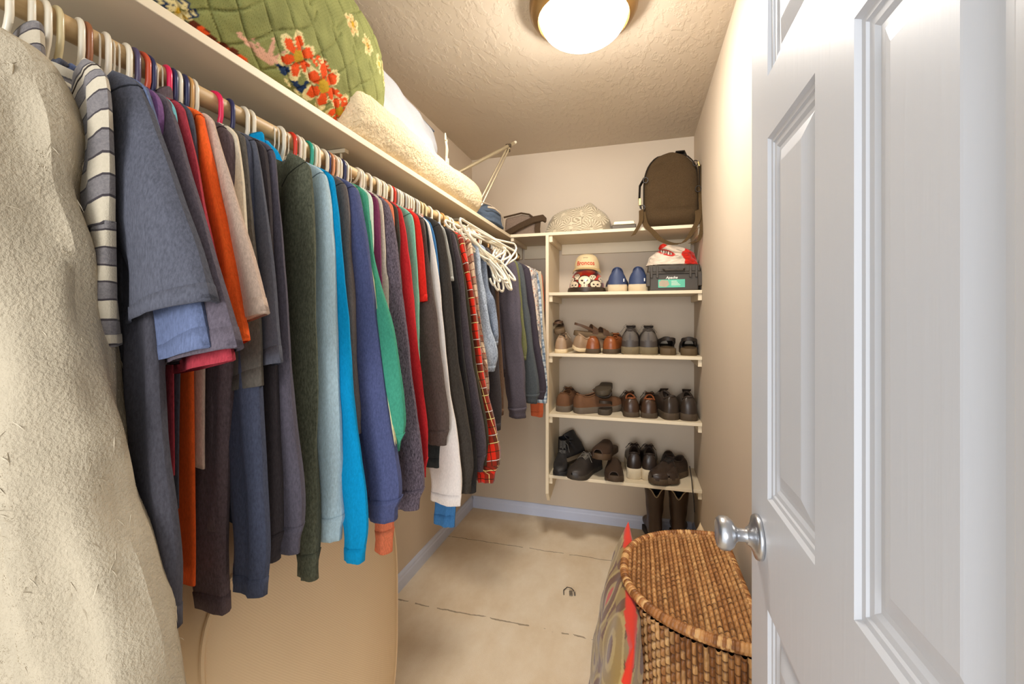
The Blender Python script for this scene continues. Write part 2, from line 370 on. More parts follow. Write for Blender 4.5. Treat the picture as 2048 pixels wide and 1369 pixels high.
# ------------------------------------------------------------------ the open door
def door():
    XD, DY0, DY1, TH = .1936, .145, .853, .035
    doorm = NT('door_paint'); t = doorm; co = t.coord()
    t.b.inputs['Base Color'].default_value = lin((210, 213, 219)); t.b.inputs['Roughness'].default_value = .38
    g = t.noise(26, 3, .6, t.scale(co, (1, 9, .35))); g2 = t.noise(180, 2, .5, t.scale(co, (1, 1, .08)))
    wv_ = t.add('ShaderNodeTexWave'); wv_.inputs['Scale'].default_value = 3.2; wv_.inputs['Distortion'].default_value = 7; wv_.inputs['Detail'].default_value = 3
    wv_.bands_direction = 'Y'; t.l(t.scale(co, (1, 4.0, .55)), wv_.inputs['Vector'])
    t.bump(t.math('ADD', t.math('MULTIPLY', g.outputs[0], .6), t.math('ADD', t.math('MULTIPLY', g2.outputs[0], .35), t.math('MULTIPLY', t.math('POWER', wv_.outputs[0], 6.0), .35))), .09, .002)
    m = t.m
    d = struct(empty('door_1', (XD, DY0, 0)))
    # heightfield leaf: stiles, rails and six raised panels
    ys = [.29-.008, .4766, .569, .7564]
    cols_ = [(DY1-.0966-.187, DY1-.0966), (DY0+.137, DY0+.137+.187)]
    cols_ = [(.569, .7564), (.2896, .4766)]
    rows_ = [(.19, .875), (1.046, 1.606), (1.702, 1.925)]
    off = [(0, 0), (.004, .0045), (.010, .0050), (.012, .0072), (.019, .0078), (.024, .0105), (.030, .0105), (.052, .0035), (.054, .003)]
    b = MB()
    def rect(y0, y1, z0, z1, e): return [(e, y0, z0), (e, y1, z0), (e, y1, z1), (e, y0, z1)]
    def face(v4): b.add(v4, [(0, 1, 2, 3)])
    gy = [DY0] + [q for c in sorted(cols_) for q in c] + [DY1]; gz = [.012] + [q for r in rows_ for q in r] + [2.03]
    for side, X0, sg in ((0, 0, 1), (1, TH, -1)):
        for i in range(len(gy)-1):
            for j in range(len(gz)-1):
                y0, y1, z0, z1 = gy[i], gy[i+1], gz[j], gz[j+1]
                y0l, y1l = y0-DY0, y1-DY0
                if i % 2 == 1 and j % 2 == 1:
                    prev = None
                    for (o_, dp) in off:
                        q = rect(y0l+o_, y1l-o_, z0+o_, z1-o_, X0+sg*dp)
                        if prev:
                            for k in range(4): b.add([prev[k], prev[(k+1) % 4], q[(k+1) % 4], q[k]], [(0, 1, 2, 3)])
                        prev = q
                    face(prev)
                else: face(rect(y0l, y1l, z0, z1, X0))
    W = DY1-DY0
    for q in ([(0, 0, .012), (TH, 0, .012), (TH, 0, 2.03), (0, 0, 2.03)], [(0, W, .012), (TH, W, .012), (TH, W, 2.03), (0, W, 2.03)],
              [(0, 0, 2.03), (TH, 0, 2.03), (TH, W, 2.03), (0, W, 2.03)], [(0, 0, .012), (TH, 0, .012), (TH, W, .012), (0, W, .012)]): face(q)
    bm = bmesh.new(); vv = [bm.verts.new(x) for x in b.v]
    for f in b.f:
        try: bm.faces.new([vv[i] for i in f])
        except Exception: pass
    bmesh.ops.remove_doubles(bm, verts=bm.verts, dist=.0002); bmesh.ops.recalc_face_normals(bm, faces=bm.faces)
    me = bpy.data.meshes.new('leaf'); bm.to_mesh(me); bm.free(); me.materials.append(m)
    o = bpy.data.objects.new('leaf', me); C.objects.link(o); o.parent = d
    chrome = plain('satin_metal', (190, 192, 196), .28, metal=.9, var=.03, nscale=12)
    kz, ky = .966, .800-DY0
    k = MB().lathe([(.0, -.001), (.035, -.001), (.036, -.004), (.034, -.008), (.026, -.0105), (.017, -.015), (.0135, -.020)], 40, axis='x', origin=(0, ky, kz)).build('rosette', chrome, d, sharp=50)
    k = MB().lathe([(.0125, -.014), (.0105, -.022), (.0105, -.033), (.014, -.037), (.0215, -.041), (.0265, -.047), (.0275, -.054), (.0265, -.060), (.0225, -.065), (.0205, -.0655), (.0195, -.0645), (.002, -.066)], 40, axis='x', origin=(0, ky, kz)).build('door_knob', chrome, d, sharp=50)
    MB().lathe([(.0, TH+.001), (.035, TH+.001), (.034, TH+.008), (.013, TH+.014), (.0105, TH+.033), (.0215, TH+.041), (.0275, TH+.054), (.0225, TH+.065), (.002, TH+.066)], 32, axis='x', origin=(0, ky, kz)).build('door_knob', chrome, d, sharp=50)
    MB().box(.008, TH-.008, W-.001, W+.0015, kz-.028, kz+.028).build('latch_plate', chrome, d, smooth=False)
door()

# ------------------------------------------------------------------ hangers
XTAN = XR+.022
def y_at_hook(px): return atX(px, XTAN)
HOOKC = 22.2
plastic = lambda n, c: plain('plastic_'+n, c, .3, var=.02, nscale=10, spec=.5)
HC = {'white': plastic('white', (226, 216, 194)), 'cream': plastic('cream', (206, 190, 146)), 'brown': plastic('brown', (150, 92, 58)),
      'purple': plastic('purple', (82, 72, 104)), 'red-orange': plastic('redorange', (196, 78, 48)), 'navy': plastic('navy', (44, 48, 88)),
      'pink': plastic('pink', (226, 34, 84)), 'red': plastic('red', (214, 54, 34)), 'teal': plastic('teal', (40, 160, 136)),
      'peach': plastic('peach', (222, 150, 104)), 'grey': plastic('grey', (170, 168, 160)), 'wire': plastic('wire', (222, 214, 196)),
      'tan': plastic('tan', (200, 150, 88)), 'black': plastic('black', (50, 46, 44))}
def arc(cx, cz, r, a0, a1, n): return [(cx+r*math.cos(a), 0, cz+r*math.sin(a)) for a in np.linspace(a0, a1, n)]
def hook_pts(R=.0222, drop=-.078):
    # the hook opens towards the wall, passes over the rod and comes down on the room side
    p = arc(0, -.0048, R, math.pi*1.02, -.15, 16)
    p += [(R*.98, 0, -.030), (R*.80, 0, -.044), (.006, 0, drop+.012), (0, 0, drop)]
    return p
def hanger_mesh(kind, full):
    b = MB()
    if kind == 'wire':
        b.tube(hook_pts(.0195, -.062), .0013, 6)
        for ph in (0, math.pi):     # twisted neck
            b.tube([(.0022*math.cos(ph+t*9*math.pi), .0022*math.sin(ph+t*9*math.pi), -.050-.034*t) for t in np.linspace(0, 1, 40)], .0013, 5)
        tri = [(0, 0, -.084), (-.02, 0, -.094), (-.185, 0, -.170), (-.20, 0, -.182), (-.19, 0, -.192), (0, 0, -.196), (.19, 0, -.192), (.20, 0, -.182), (.185, 0, -.170), (.02, 0, -.094)]
        b.tube(tri, .0013, 6, closed=True)
    else:
        b.tube(hook_pts(), [.0045]*6+[.0048]*14, 10, flat=.85)
        out = [(0, 0, -.076), (.03, 0, -.083), (.10, 0, -.117), (.175, 0, -.153), (.196, 0, -.168), (.198, 0, -.180), (.188, 0, -.190), (.15, 0, -.190), (0, 0, -.190)]
        out += [(-x, y, z) for x, y, z in reversed(out[:-1])][:-1]
        b.tube(out, .0042, 8, closed=True)
    return b
HP = {}
def hanger(kind, y, label, group=None, rz=0, tilt=0, z=None, x=None):
    key = 'wire' if kind == 'wire' else kind

    if key not in HP:
        o = hanger_mesh(kind, True).build('coat_hanger', HC[kind], sharp=60); HP[key] = o
    else:
        o = HP[key].copy(); C.objects.link(o)
    o.location = (XR if x is None else x, y, ZR if z is None else z); o.rotation_euler = (tilt, 0, rz)
    for k_ in ('label', 'group'):
        if k_ in o: del o[k_]
    return tag(o, label, 'hanger', group)

# ------------------------------------------------------------------ garments
LASTRZ = [0]
def drape(P, amp, seed, fx=16, fz=3.2, ax=1):
    """soft vertical folds: shift along the rod direction, the same for front and back of the cloth"""
    out = P.copy()
    for i in range(P.shape[0]):
        for j in range(P.shape[1]):
            x, y, z = P[i, j]
            out[i, j, 1] += amp*min(1, i/(.35*P.shape[0]))*nz(x*fx+seed, seed*3.7, z*fz)
            out[i, j, 0] += amp*.25*nz(seed, x*9, z*7+seed)
    return out
def body_rings(hw, hem, th, seed, cw=None, zn=-.084, nw=.062, drop=.085, n=40, rows=26, flare=1.0, amp=.006):
    cw = cw or hw-.022
    R = []
    def zs(x): ax = abs(x); return zn if ax < nw else zn-(ax-nw)/(hw-nw)*drop
    for i in range(rows):
        s = (i/(rows-1))**1.15
        ring = []
        for j in range(n):
            a = 2*math.pi*j/n; c = math.cos(a); q = math.sin(a)
            wv = hw-.012 if i == 0 else (hw-.012)+(cw-hw+.012)*min(1, s/.16)
            wv *= 1+(flare-1)*s
            x = wv*math.copysign(abs(c)**.75, c)
            t = (.0035+(th-.0035)*min(1, s/.14))
            if i == 0 and abs(x) < nw: t = .009
            y = t*math.copysign(abs(q)**.6, q)
            ztop = zs(x); 
            if i == 0 and abs(x) < nw*.9 and q < 0: ztop -= .030*(1-(x/(nw*.9))**2)     # front neckline dips
            if i == 0 and abs(x) < nw*.9 and q > 0: ztop -= .006*(1-(x/(nw*.9))**2)
            ring.append((x, y, ztop*(1-s)+(hem+.006*math.sin(x*14+seed))*s))
        R.append(ring)
    R = drape(np.array(R), amp, seed)
    # turned hem
    last = R[-1].copy(); inn = last.copy(); inn[:, 0] *= .985; inn[:, 1] = inn[:, 1]*.7+inn[:, 1].mean()*.3; inn[:, 2] += .015
    return np.concatenate([R, inn[None]], axis=0)
def sleeve_rings(O, I, y0, dy, b0, b1, seed, n=22, rows=44, seam=.13, amp=.006, cuff=None, flap=0):
    """O, I: outer and inner edge polylines in (x,z); the sleeve is a flattened tube between them"""
    o = cr(O, rows); i_ = cr(I, rows); R = []
    for k in range(rows):
        t = k/(rows-1); ce = (o[k]+i_[k])/2; h = (o[k]-i_[k])/2
        bt = b0+(b1-b0)*min(1, t/.3)
        bt *= (1 if t > .06 else .25+.75*t/.06)
        if cuff and t > 1-cuff: f = min(1, (t-(1-cuff))/(.03)); h = h*(1-.18*f); bt *= 1-.15*f
        if seam and abs(t-seam) < .5/(rows-1): h = h*.975; bt -= .0015
        ring = []
        yc = y0+dy*t**1.3
        for j in range(n):
            a = 2*math.pi*j/n; c = math.cos(a); q = math.sin(a)
            pb = bt*(1+.35*nz(seed+c*1.3, t*3.5, seed*2)+.55*min(1, t*3)*nz(seed*2+c*3.4+(5 if q > 0 else 0), t*1.8, seed))
            x = ce[0]+h[0]*c; z = ce[1]+h[1]*c
            ring.append((x, yc+pb*math.copysign(abs(q)**.75, q)+flap*q*t*t, z))
        R.append(ring)
    R = np.array(R)
    for k in range(rows):
        t = k/(rows-1); am = amp*min(1, t/.2)
        for j in range(n):
            x, y, z = R[k, j]
            R[k, j, 0] += am*.9*nz(seed*1.7+j/n*4.0, z*6, 3)+am*.5*nz(j/n*9+seed, z*16, 7)
            R[k, j, 1] += am*.8*nz(x*22+seed, z*5, 9)
    def inset(r, k): c = r.mean(axis=0); return c+(r-c)*np.array([k, .62, k])
    return R, np.concatenate([R, inset(R[-1], .95)[None]+np.array([0, 0, .003]), inset(R[-2], .92)[None], inset(R[-4], .88)[None]], axis=0)
F = fabric
def seam_of(m):
    if m.name.startswith('fabric_'):
        c = [int(q) for q in m.name.split('.')[0].split('_')[1:4]]; return F(tuple(int(q*.62) for q in c), .1)
    return F((60, 52, 48), .1)
def garment(name, desc, mat_, yt, hw=.25, hem=-.80, th=.009, typ='long', pb=None, dy=0.0, wb=.075, dropz=0, cuff=False, hy=None,
            sx=None, amp=.006, collar=None, seed=None, label=None, group=None, cat=None, wall=True, b1=.016, wt=.115, hood=False, xb=None, bow=0, flap=0, seam=.13, cuffm=None, inner=None, spx=None):
    """yt: where its shoulder hangs along the rod; pb: photo column/row of the sleeve's outer bottom corner"""
    global GC
    seed = seed if seed is not None else random.uniform(0, 50)
    hy = yt if hy is None else hy
    rz = math.atan2(yt-hy, hw)
    if spx is not None:      # turn it about its hook until the shoulder hangs where it does in the photograph
        lo, hi = -.75, .6
        for _ in range(40):
            rz = (lo+hi)/2; X_ = XR+(hw+.014)*math.cos(rz); Y_ = hy+(hw+.014)*math.sin(rz)
            if 1024+FPX*(cT*X_+sT*Y_)/(-sT*X_+cT*Y_) < spx: lo = rz
            else: hi = rz
    LASTRZ[0] = rz
    g = empty(name, (XR, hy, ZR), rz, label=label, cat=cat or name.split('_')[-1], group=group)
    R = body_rings(hw, hem, th, seed, amp=amp)
    v, f, uv = loft(R); mk('body', v, f, mat_, g, uv)
    zs = -.169
    if typ in ('long', 'short'):
        for side in ((1, -1) if wall else (1,)):
            if side == 1 and pb:
                cz, sz = math.cos(rz), math.sin(rz); d = dr(pb[0]); bx, by = XR-dy*sz, hy+dy*cz
                xo = (by*d[0]-bx*d[1])/(cz*d[1]-sz*d[0]) if xb is None else xb-XR
                xo = min(xo, .42); zb = zat(pb[1], bx+xo*cz, by+xo*sz)-ZR
            elif typ == 'short': xo, zb = .30, -.34
            else: xo, zb = .262, -.70
            xo = max(.12, xo)
            if side == -1: xo = min(.305, xo, hw+.02); zb = max(zb, -.75)
            l = math.hypot(xo-hw, zb-zs)
            if typ == 'long':
                O = [(hw-.045, -.128), (hw-.004, -.150), (hw+.012, -.182), (hw+.016+(xo-hw)*.2, zs-.14), (hw+(xo-hw)*.55+.012+bow, zs+(zb-zs)*.55), (xo+.004+bow*.4, zs+(zb-zs)*.85), (xo, zb)]
                I = [(hw-.055, -.134), (hw-.075, -.19), (hw-.080, -.26), (hw-wt*.85+(xo-hw)*.25, zs-.17), (hw+(xo-hw)*.55-wt*.8+bow*.6, zs+(zb-zs)*.56), (xo-wb*1.05, zs+(zb-zs)*.87), (xo-wb, zb+.004)]
            else:
                nx, nzz = (xo-hw)/l, (zb-zs)/l
                O = [(hw-.045, -.128), (hw-.004, -.148), (hw+.014, -.176), (hw+(xo-hw)*.5+.01, zs+(zb-zs)*.5), (xo, zb)]
                I = [(hw-.055, -.134), (hw-.082, -.19), (hw-.105, -.27), (xo-wb*.95, zs+(zb-zs)*.72-.03), (xo-wb, zb-wb*.18)]
            O = [(side*x, z) for x, z in O]; I = [(side*x, z) for x, z in I]
            rows = 44 if typ == 'long' else 30
            raw, RS = sleeve_rings(O, I, 0, dy if side == 1 else 0, .006, b1, seed+side*5, rows=rows, seam=seam, amp=amp, cuff=.085 if cuff else None, flap=flap if side == 1 else 0)
            if side == -1: RS = RS[:, ::-1]; raw = raw[:, ::-1]
            v, f, uv = loft(RS); s_ = mk('sleeve', v, f, mat_, g, uv)
            if seam and side == 1:
                k0 = round(seam*(rows-1)); rg = raw[k0]; cc = rg.mean(axis=0); rg = cc+(rg-cc)*1.012
                b = MB(); b.tube([tuple(q_) for q_ in rg], .0011, 5, closed=True); b.build('seam', seam_of(mat_), s_, recalc=False, sharp=90)
            if side == 1 and not cuff:     # doubled hem with a stitched edge
                k0 = rows-(3 if typ == 'long' else 2)
                hb = raw[k0:].copy(); cc = hb.mean(axis=1, keepdims=True); hb = cc+(hb-cc)*np.array([1.008, 1.05, 1]); hb[-1, :, 2] -= .002
                fr = cc[:1]+(hb[:1]-cc[:1])*.985; bk = cc[-1:]+(hb[-1:]-cc[-1:])*.93; bk[:, :, 2] -= .001
                v, f, uv = loft(np.concatenate([fr, hb, bk])); mk('sleeve_hem', v, f, mat_, s_, uv)
            elif side == 1 and cuff:
                k0 = rows-5
                hb = raw[k0:].copy(); cc = hb.mean(axis=1, keepdims=True); hb = cc+(hb-cc)*np.array([1.05, 1.10, 1])
                for j in range(hb.shape[1]):
                    if j % 2: hb[:, j] = cc[:, 0]+(hb[:, j]-cc[:, 0])*np.array([.985, .93, 1])
                fr = cc[:1]+(hb[:1]-cc[:1])*.93; bk = cc[-1:]+(hb[-1:]-cc[-1:])*.9
                v, f, uv = loft(np.concatenate([fr, hb, bk])); mk('cuff', v, f, cuffm or mat_, s_, uv)
    # neckband
    nb = []
    for k in range(28):
        a = 2*math.pi*k/28; c, q = math.cos(a), math.sin(a)
        zc = -.084+.004-(.030*(1-c*c) if q < 0 else .004*(1-c*c))
        nb.append((c*.060, q*.0085, zc))
    if collar == 'shirt':
        b = MB(); pts = []
        for (rad, z0, h0) in ((.055, -.088, 0), (.050, -.055, 0), (.062, -.048, 0), (.074, -.085, 0)):
            pts.append([(math.cos(a)*rad, math.sin(a)*(.010+(rad-.05)*.35), z0-(.02 if math.sin(a) < -.5 else 0)) for a in np.linspace(0, 2*math.pi, 28, endpoint=False)])
        v, f, uv = loft(np.array(pts)); mk('collar', v, f, mat_, g, uv)
    elif collar == 'high':
        pts = []
        for (rad, z0) in ((.062, -.100), (.056, -.070), (.052, -.045), (.048, -.040), (.047, -.065)):
            pts.append([(math.cos(a)*rad, math.sin(a)*.012, z0+.006*math.cos(a)) for a in np.linspace(0, 2*math.pi, 28, endpoint=False)])
        v, f, uv = loft(np.array(pts)); mk('collar', v, f, mat_, g, uv)
    else:
        b = MB(); b.tube(nb, .0052, 8, closed=True, flat=1.3); b.build('neckband', mat_, g, sharp=80)
    if hood:
        pts = []
        for k, t in enumerate(np.linspace(0, 1, 16)):
            rad = .085*math.sin(math.pi*(.12+.83*t))**.6; zc = -.065-.15*t
            ring = []
            for j in range(24):
                a = 2*math.pi*j/24
                ring.append((math.cos(a)*rad*1.15+.02*t, .012+math.sin(a)*(.010+.009*math.sin(math.pi*t))+.004*nz(a*2, t*4, seed), zc+.012*math.cos(a*1+.5)+.012*nz(a, t*3, seed)))
            pts.append(ring)
        v, f, uv = loft(np.array(pts), True, True); mk('hood', v, f, mat_, g, uv)
    return g
def atX_inv(px, Y):      # the X where that column meets the plane Y
    d = dr(px); return Y*d[0]/d[1]

GL = []
def G(name, desc, mat_, px, **k): GL.append((name, desc, mat_, px, k))
striped = stripes_mat()
redplaid = plaid_mat('red_tartan', (216, 44, 24), (40, 40, 24), (226, 206, 130), (216, 200, 190))
creamplaid = plaid_mat('cream_tartan', (220, 200, 166), (120, 50, 30), (60, 50, 40), (200, 60, 40), .8)
blueplaid = plaid_mat('blue_plaid', (206, 216, 222), (70, 100, 130), (60, 80, 100), (240, 240, 240), .5)
floral = pattern_mat('floral_print', (206, 192, 176), (132, 128, 130), (186, 110, 86), 55)
greyprint = pattern_mat('grey_print', (170, 160, 150), (110, 108, 110), (210, 200, 186), 70)
denim = F((148, 158, 170), .25); denim2 = F((122, 131, 145), .25)

# near the door: name, description used in labels, cloth, photo column of the shoulder edge
G('knit_sweater', 'grey and cream striped knit sweater', striped, 212, pb=(222, 690), dy=.004, wb=.055, b1=.018, collar='high', hem=-.62, dz=1)
G('t_shirt', 'large charcoal blue tee with wide short sleeve', F((74, 75, 84), .12), 277, typ='short', pb=(424, 596), wb=.150, b1=.022, hem=-.62, dy=.012, flap=.012, seam=.34)
G('t_shirt', 'faded slate blue tee, its crumpled hem showing under the charcoal sleeve', F((88, 98, 126), .10), 290, typ='short', pb=(424, 690), wb=.135, b1=.016, hem=-.60, dy=.012, amp=.007)
G('long_sleeve_shirt', 'long charcoal shirt reaching lowest beside the cream robe', F((66, 64, 70), .10), 297, pb=(342, 1262), wb=.070, b1=.020, hem=-.80, dy=.0, bow=-.004, amp=.009)
G('t_shirt', 'narrow strip of purple tee', F((112, 78, 124), .08), 317, typ='short', xb=-.545, zb=-.33, pb=(330, 420), wb=.11, hem=-.6)
G('t_shirt', 'dusty mauve grey tee', F((86, 78, 86), .12), 338, typ='short', pb=(471, 690), wb=.150, b1=.018, hem=-.62, dy=.008, flap=.01)
G('t_shirt', 'light teal tee', F((110, 176, 184), .08), 351, typ='short', xb=-.545, pb=(372, 430), wb=.11, hem=-.6)
G('t_shirt', 'maroon tee', F((158, 52, 62), .10), 374, typ='short', pb=(464, 716), wb=.135, b1=.014, hem=-.62)
G('t_shirt', 'dark slate tee between the maroon and orange shirts', F((70, 71, 80), .10), 386, typ='short', xb=-.50, pb=(420, 560), wb=.12, hem=-.66)
G('long_sleeve_shirt', 'bright orange shirt', F((238, 94, 34), .06), 410, typ='short', pb=(488, 676), wb=.095, b1=.018, hem=-.775, dy=.0, amp=.012, seam=.3)
G('t_shirt', 'beige tee with wide short sleeve', F((188, 164, 146), .08), 432, typ='short', pb=(533, 622), wb=.120, b1=.016, hem=-.62)
G('jacket', 'dark brown fleece jacket with standing collar', F((88, 74, 76), .12), 458, pb=(452, 1226), wb=.082, b1=.022, hem=-.72, wt=.095, collar='high', dy=.010, seam=.16, th=.012)
G('t_shirt', 'narrow cream tee between dark sleeves', F((214, 200, 176), .06), 478, typ='short', xb=-.495, pb=(512, 560), wb=.11, hem=-.6)
G('t_shirt', 'dark olive brown tee', F((84, 78, 70), .10), 490, typ='short', pb=(525, 768), wb=.100, b1=.016, hem=-.62)
G('long_sleeve_shirt', 'blackish navy shirt with a turned sleeve end', F((62, 66, 82), .10), 499, pb=(525, 1192), wb=.075, b1=.020, hem=-.72, dy=-.01)
G('t_shirt', 'slate grey tee with neat sleeve hem', F((82, 83, 92), .08), 515, typ='short', pb=(562, 722), wb=.085, b1=.016, hem=-.60, seam=.36)
G('sweatshirt', 'blackish sweatshirt with ribbed cuff', F((56, 50, 52), .08), 532, pb=(556, 1126), wb=.060, b1=.018, hem=-.68, cuff=True)
G('sweatshirt', 'mauve charcoal sweatshirt with ribbed cuff', F((80, 75, 84), .10), 554, pb=(597, 1112), wb=.070, b1=.022, hem=-.66, cuff=True, seam=.2)
G('sweater', 'olive green sweater with narrow sleeve end', F((80, 82, 66), .20), 622, pb=(631, 1165), wb=.045, b1=.020, hem=-.64, cuff=True, hw=.26, wt=.13, seam=.18, th=.012, amp=.008)
G('sweatshirt', 'pale blue sweatshirt', F((170, 192, 200), .07), 656, pb=(681, 1084), wb=.066, b1=.021, hem=-.62, cuff=True, seam=.2)
G('hoodie', 'bright blue hoodie', F((0, 138, 190), .06), 672, pb=(726, 1125), wb=.042, b1=.015, hem=-.64, hood=True, collar='high', dy=.0)
G('jacket', 'taupe grey jacket with a seamed shoulder', F((100, 92, 88), .10), 694, pb=(713, 868), wb=.07, b1=.018, hem=-.70, seam=.22)
G('sweatshirt', 'navy blue sweatshirt', F((74, 80, 116), .10), 716, pb=(793, 1046), wb=.100, b1=.024, hem=-.64, cuff=True, dy=.012, seam=.2)
G('long_sleeve_shirt', 'thin pale yellow shirt edge beside the navy sweatshirt', F((208, 198, 152), .06), 722, pb=(790, 960), wb=.035, b1=.006, dy=.010, hem=-.62)
G('sweatshirt', 'sea green sweatshirt', F((62, 140, 114), .08), 734, pb=(797, 905), wb=.060, b1=.016, hem=-.64, cuff=True, bow=.02)
G('t_shirt', 'thin mint white tee edge', F((198, 214, 196), .05), 743, typ='short', xb=-.515, pb=(756, 560), wb=.10, hem=-.6)
G('sweatshirt', 'plum sweatshirt', F((110, 46, 78), .08), 756, pb=(764, 700), wb=.07, b1=.016, hem=-.62, seam=.22)
G('long_sleeve_shirt', 'cream grey shirt just beyond the plum sweatshirt', F((196, 184, 166), .10), 766, pb=(776, 690), wb=.07, b1=.014, hem=-.66)
G('sweatshirt', 'speckled purple grey sweatshirt with wide band', F((92, 82, 92), .32), 781, pb=(843, 1022), wb=.092, b1=.022, hem=-.66, cuff=True, dy=.006)
G('long_sleeve_shirt', 'salmon orange shirt with the lowest sleeve end', F((226, 124, 88), .08), 787, pb=(783, 1108), wb=.046, b1=.015, hem=-.68, cuff=True)
G('long_sleeve_shirt', 'dark olive shirt before the red sweatshirt', F((66, 62, 52), .10), 796, pb=(806, 800), wb=.07, b1=.013, hem=-.66)
G('sweatshirt', 'red sweatshirt with ribbed cuff', F((186, 38, 42), .08), 808, pb=(854, 956), wb=.05, b1=.015, hem=-.62, cuff=True, seam=.2)
G('jacket', 'mint green jacket with a shoulder seam', F((120, 176, 152), .07), 828, pb=(840, 840), wb=.07, b1=.016, hem=-.66, seam=.24)
G('t_shirt', 'scarlet tee behind the mint jacket', F((214, 40, 30), .06), 839, typ='short', xb=-.50, pb=(845, 600), wb=.11, hem=-.66)
G('sweatshirt', 'brownish grey sweatshirt with ribbed cuff', F((86, 74, 68), .12), 851, pb=(894, 892), wb=.06, b1=.017, hem=-.70, cuff=True, seam=.24)
G('long_sleeve_shirt', 'black green shirt behind the red cuff', F((46, 50, 50), .10), 856, pb=(878, 935), wb=.06, b1=.013, hem=-.72)
G('long_sleeve_shirt', 'white shirt with a wide sleeve end', F((226, 216, 208), .04), 862, pb=(917, 1012), wb=.085, b1=.016, hem=-.70)
G('long_sleeve_shirt', 'steel blue shirt, its sleeve end just below the white sleeve', F((58, 108, 156), .06), 868, pb=(906, 1054), wb=.055, b1=.012, hem=-.76)
G('hoodie', 'black brown hooded jacket', F((58, 52, 46), .12), 886, pb=(941, 985), wb=.07, b1=.020, hem=-.78, hood=True, seam=.24, hw=.262, th=.012)
G('vest', 'pale grey vest behind the hooded jacket', F((176, 176, 170), .06), 893, typ='short', xb=-.50, pb=(905, 560), wb=.10, hem=-.7)
G('jacket', 'black jacket with long plain sleeve', F((44, 42, 42), .10), 903, pb=(950, 985), wb=.07, b1=.018, hem=-.78)
G('sweatshirt', 'dark mauve sweatshirt with gathered cuff', F((72, 64, 68), .12), 912, pb=(968, 944), wb=.05, b1=.017, hem=-.74, cuff=True, seam=.2)
G('jacket', 'dark olive jacket touching the red plaid shirt', F((58, 52, 38), .10), 918, pb=(972, 930), wb=.06, b1=.014, hem=-.74)
G('plaid_shirt', 'red plaid flannel shirt', redplaid, 930, pb=(993, 966), wb=.085, b1=.022, hem=-.72, seam=.2, collar='shirt', cuff=True)
G('plaid_shirt', 'cream and rust plaid shirt', creamplaid, 944, pb=(975, 800), wb=.07, b1=.016, hem=-.60, collar='shirt')
G('denim_jacket', 'light blue denim jacket with short sleeve', denim, 957, pb=(990, 742), wb=.085, b1=.024, hem=-.55, dy=.02, amp=.016, collar='shirt')
G('denim_shirt', 'faded blue denim shirt right behind the denim jacket', denim2, 972, pb=(996, 690), wb=.07, b1=.02, hem=-.5, amp=.012, collar='shirt')
G('long_sleeve_shirt', 'black shirt beyond the denim', F((60, 56, 58), .10), 984, pb=(1000, 860), wb=.07, b1=.02, hem=-.72)
G('shirt', 'brown shirt mostly hidden before the charcoal button shirt', F((92, 70, 54), .12), 992, pb=(1006, 830), wb=.06, b1=.02, hem=-.74)
G('long_sleeve_shirt', 'charcoal button shirt with wide cuff', F((82, 76, 84), .10), 1030, pb=(1051, 838), wb=.085, b1=.028, hem=-.66, cuff=True, seam=.2, collar='shirt', dy=.02, amp=.012)
G('shirt', 'thin olive shirt beyond the charcoal one', F((96, 96, 62), .08), 1038, pb=(1052, 720), wb=.07, b1=.014, hem=-.6)
G('long_sleeve_shirt', 'dark green grey shirt beyond the charcoal button shirt', F((70, 74, 76), .10), 1046, pb=(1076, 808), wb=.07, b1=.024, hem=-.70, cuff=True, seam=.2)
G('long_sleeve_shirt', 'near black shirt, its sleeve nearest the patterned ones', F((58, 52, 60), .10), 1060, pb=(1089, 800), wb=.06, b1=.024, hem=-.60, cuff=True, seam=.2)
G('patterned_shirt', 'shirt in grey, cream and rust print', floral, 1067, pb=(1082, 700), wb=.10, b1=.022, hem=-.60, typ='short', collar='shirt')
G('patterned_shirt', 'grey printed shirt near the shelf panel', greyprint, 1073, pb=(1086, 745), wb=.10, b1=.02, hem=-.62, typ='short')
G('plaid_shirt', 'pale blue plaid shirt beside the shelf panel', blueplaid, 1078, pb=(1093, 806), wb=.07, b1=.022, hem=-.66)
G('t_shirt', 'beige shirt beside the shelf panel', F((184, 168, 144), .08), 1083, pb=(1094, 740), wb=.09, b1=.02, hem=-.64, typ='short')
G('long_sleeve_shirt', 'salmon shirt low beside the shelf panel', F((208, 104, 66), .08), 1086, pb=(1085, 834), wb=.07, b1=.018, hem=-.7)

# hook colours seen along the rod (photo column, kind)
HK = [(20, 'white'), (75, 'white'), (105, 'white'), (130, 'cream'), (175, 'white'), (190, 'brown'), (212, 'wire'), (228, 'white'), (240, 'wire'), (250, 'wire'), (268, 'white'), (284, 'purple'),
      (297, 'red-orange'), (307, 'navy'), (318, 'wire'), (336, 'wire'), (348, 'pink'), (360, 'navy'), (382, 'navy'), (442, 'pink'), (472, 'navy'), (500, 'white'), (512, 'white'), (556, 'wire'),
      (563, 'wire'), (572, 'white'), (582, 'wire'), (594, 'red'), (604, 'white'), (611, 'white'), (626, 'teal'), (634, 'white'), (640, 'white'), (655, 'white'), (661, 'navy'), (667, 'peach'), (676, 'white'), (684, 'white'),
      (690, 'navy'), (697, 'white'), (705, 'wire'), (724, 'white'), (729, 'white'), (735, 'wire'), (757, 'white'), (762, 'white'), (768, 'white'), (774, 'white'), (785, 'white'), (791, 'red'), (796, 'grey'), (801, 'white'), (806, 'white'),
      (812, 'grey'), (817, 'white'), (822, 'white'), (828, 'white'), (834, 'grey'), (838, 'white'), (846, 'cream'), (852, 'cream')]
YT = []
for (name, desc, m_, px, k) in GL:
    YT.append(atX(px, XR+k.get('hw', .25)+.014))
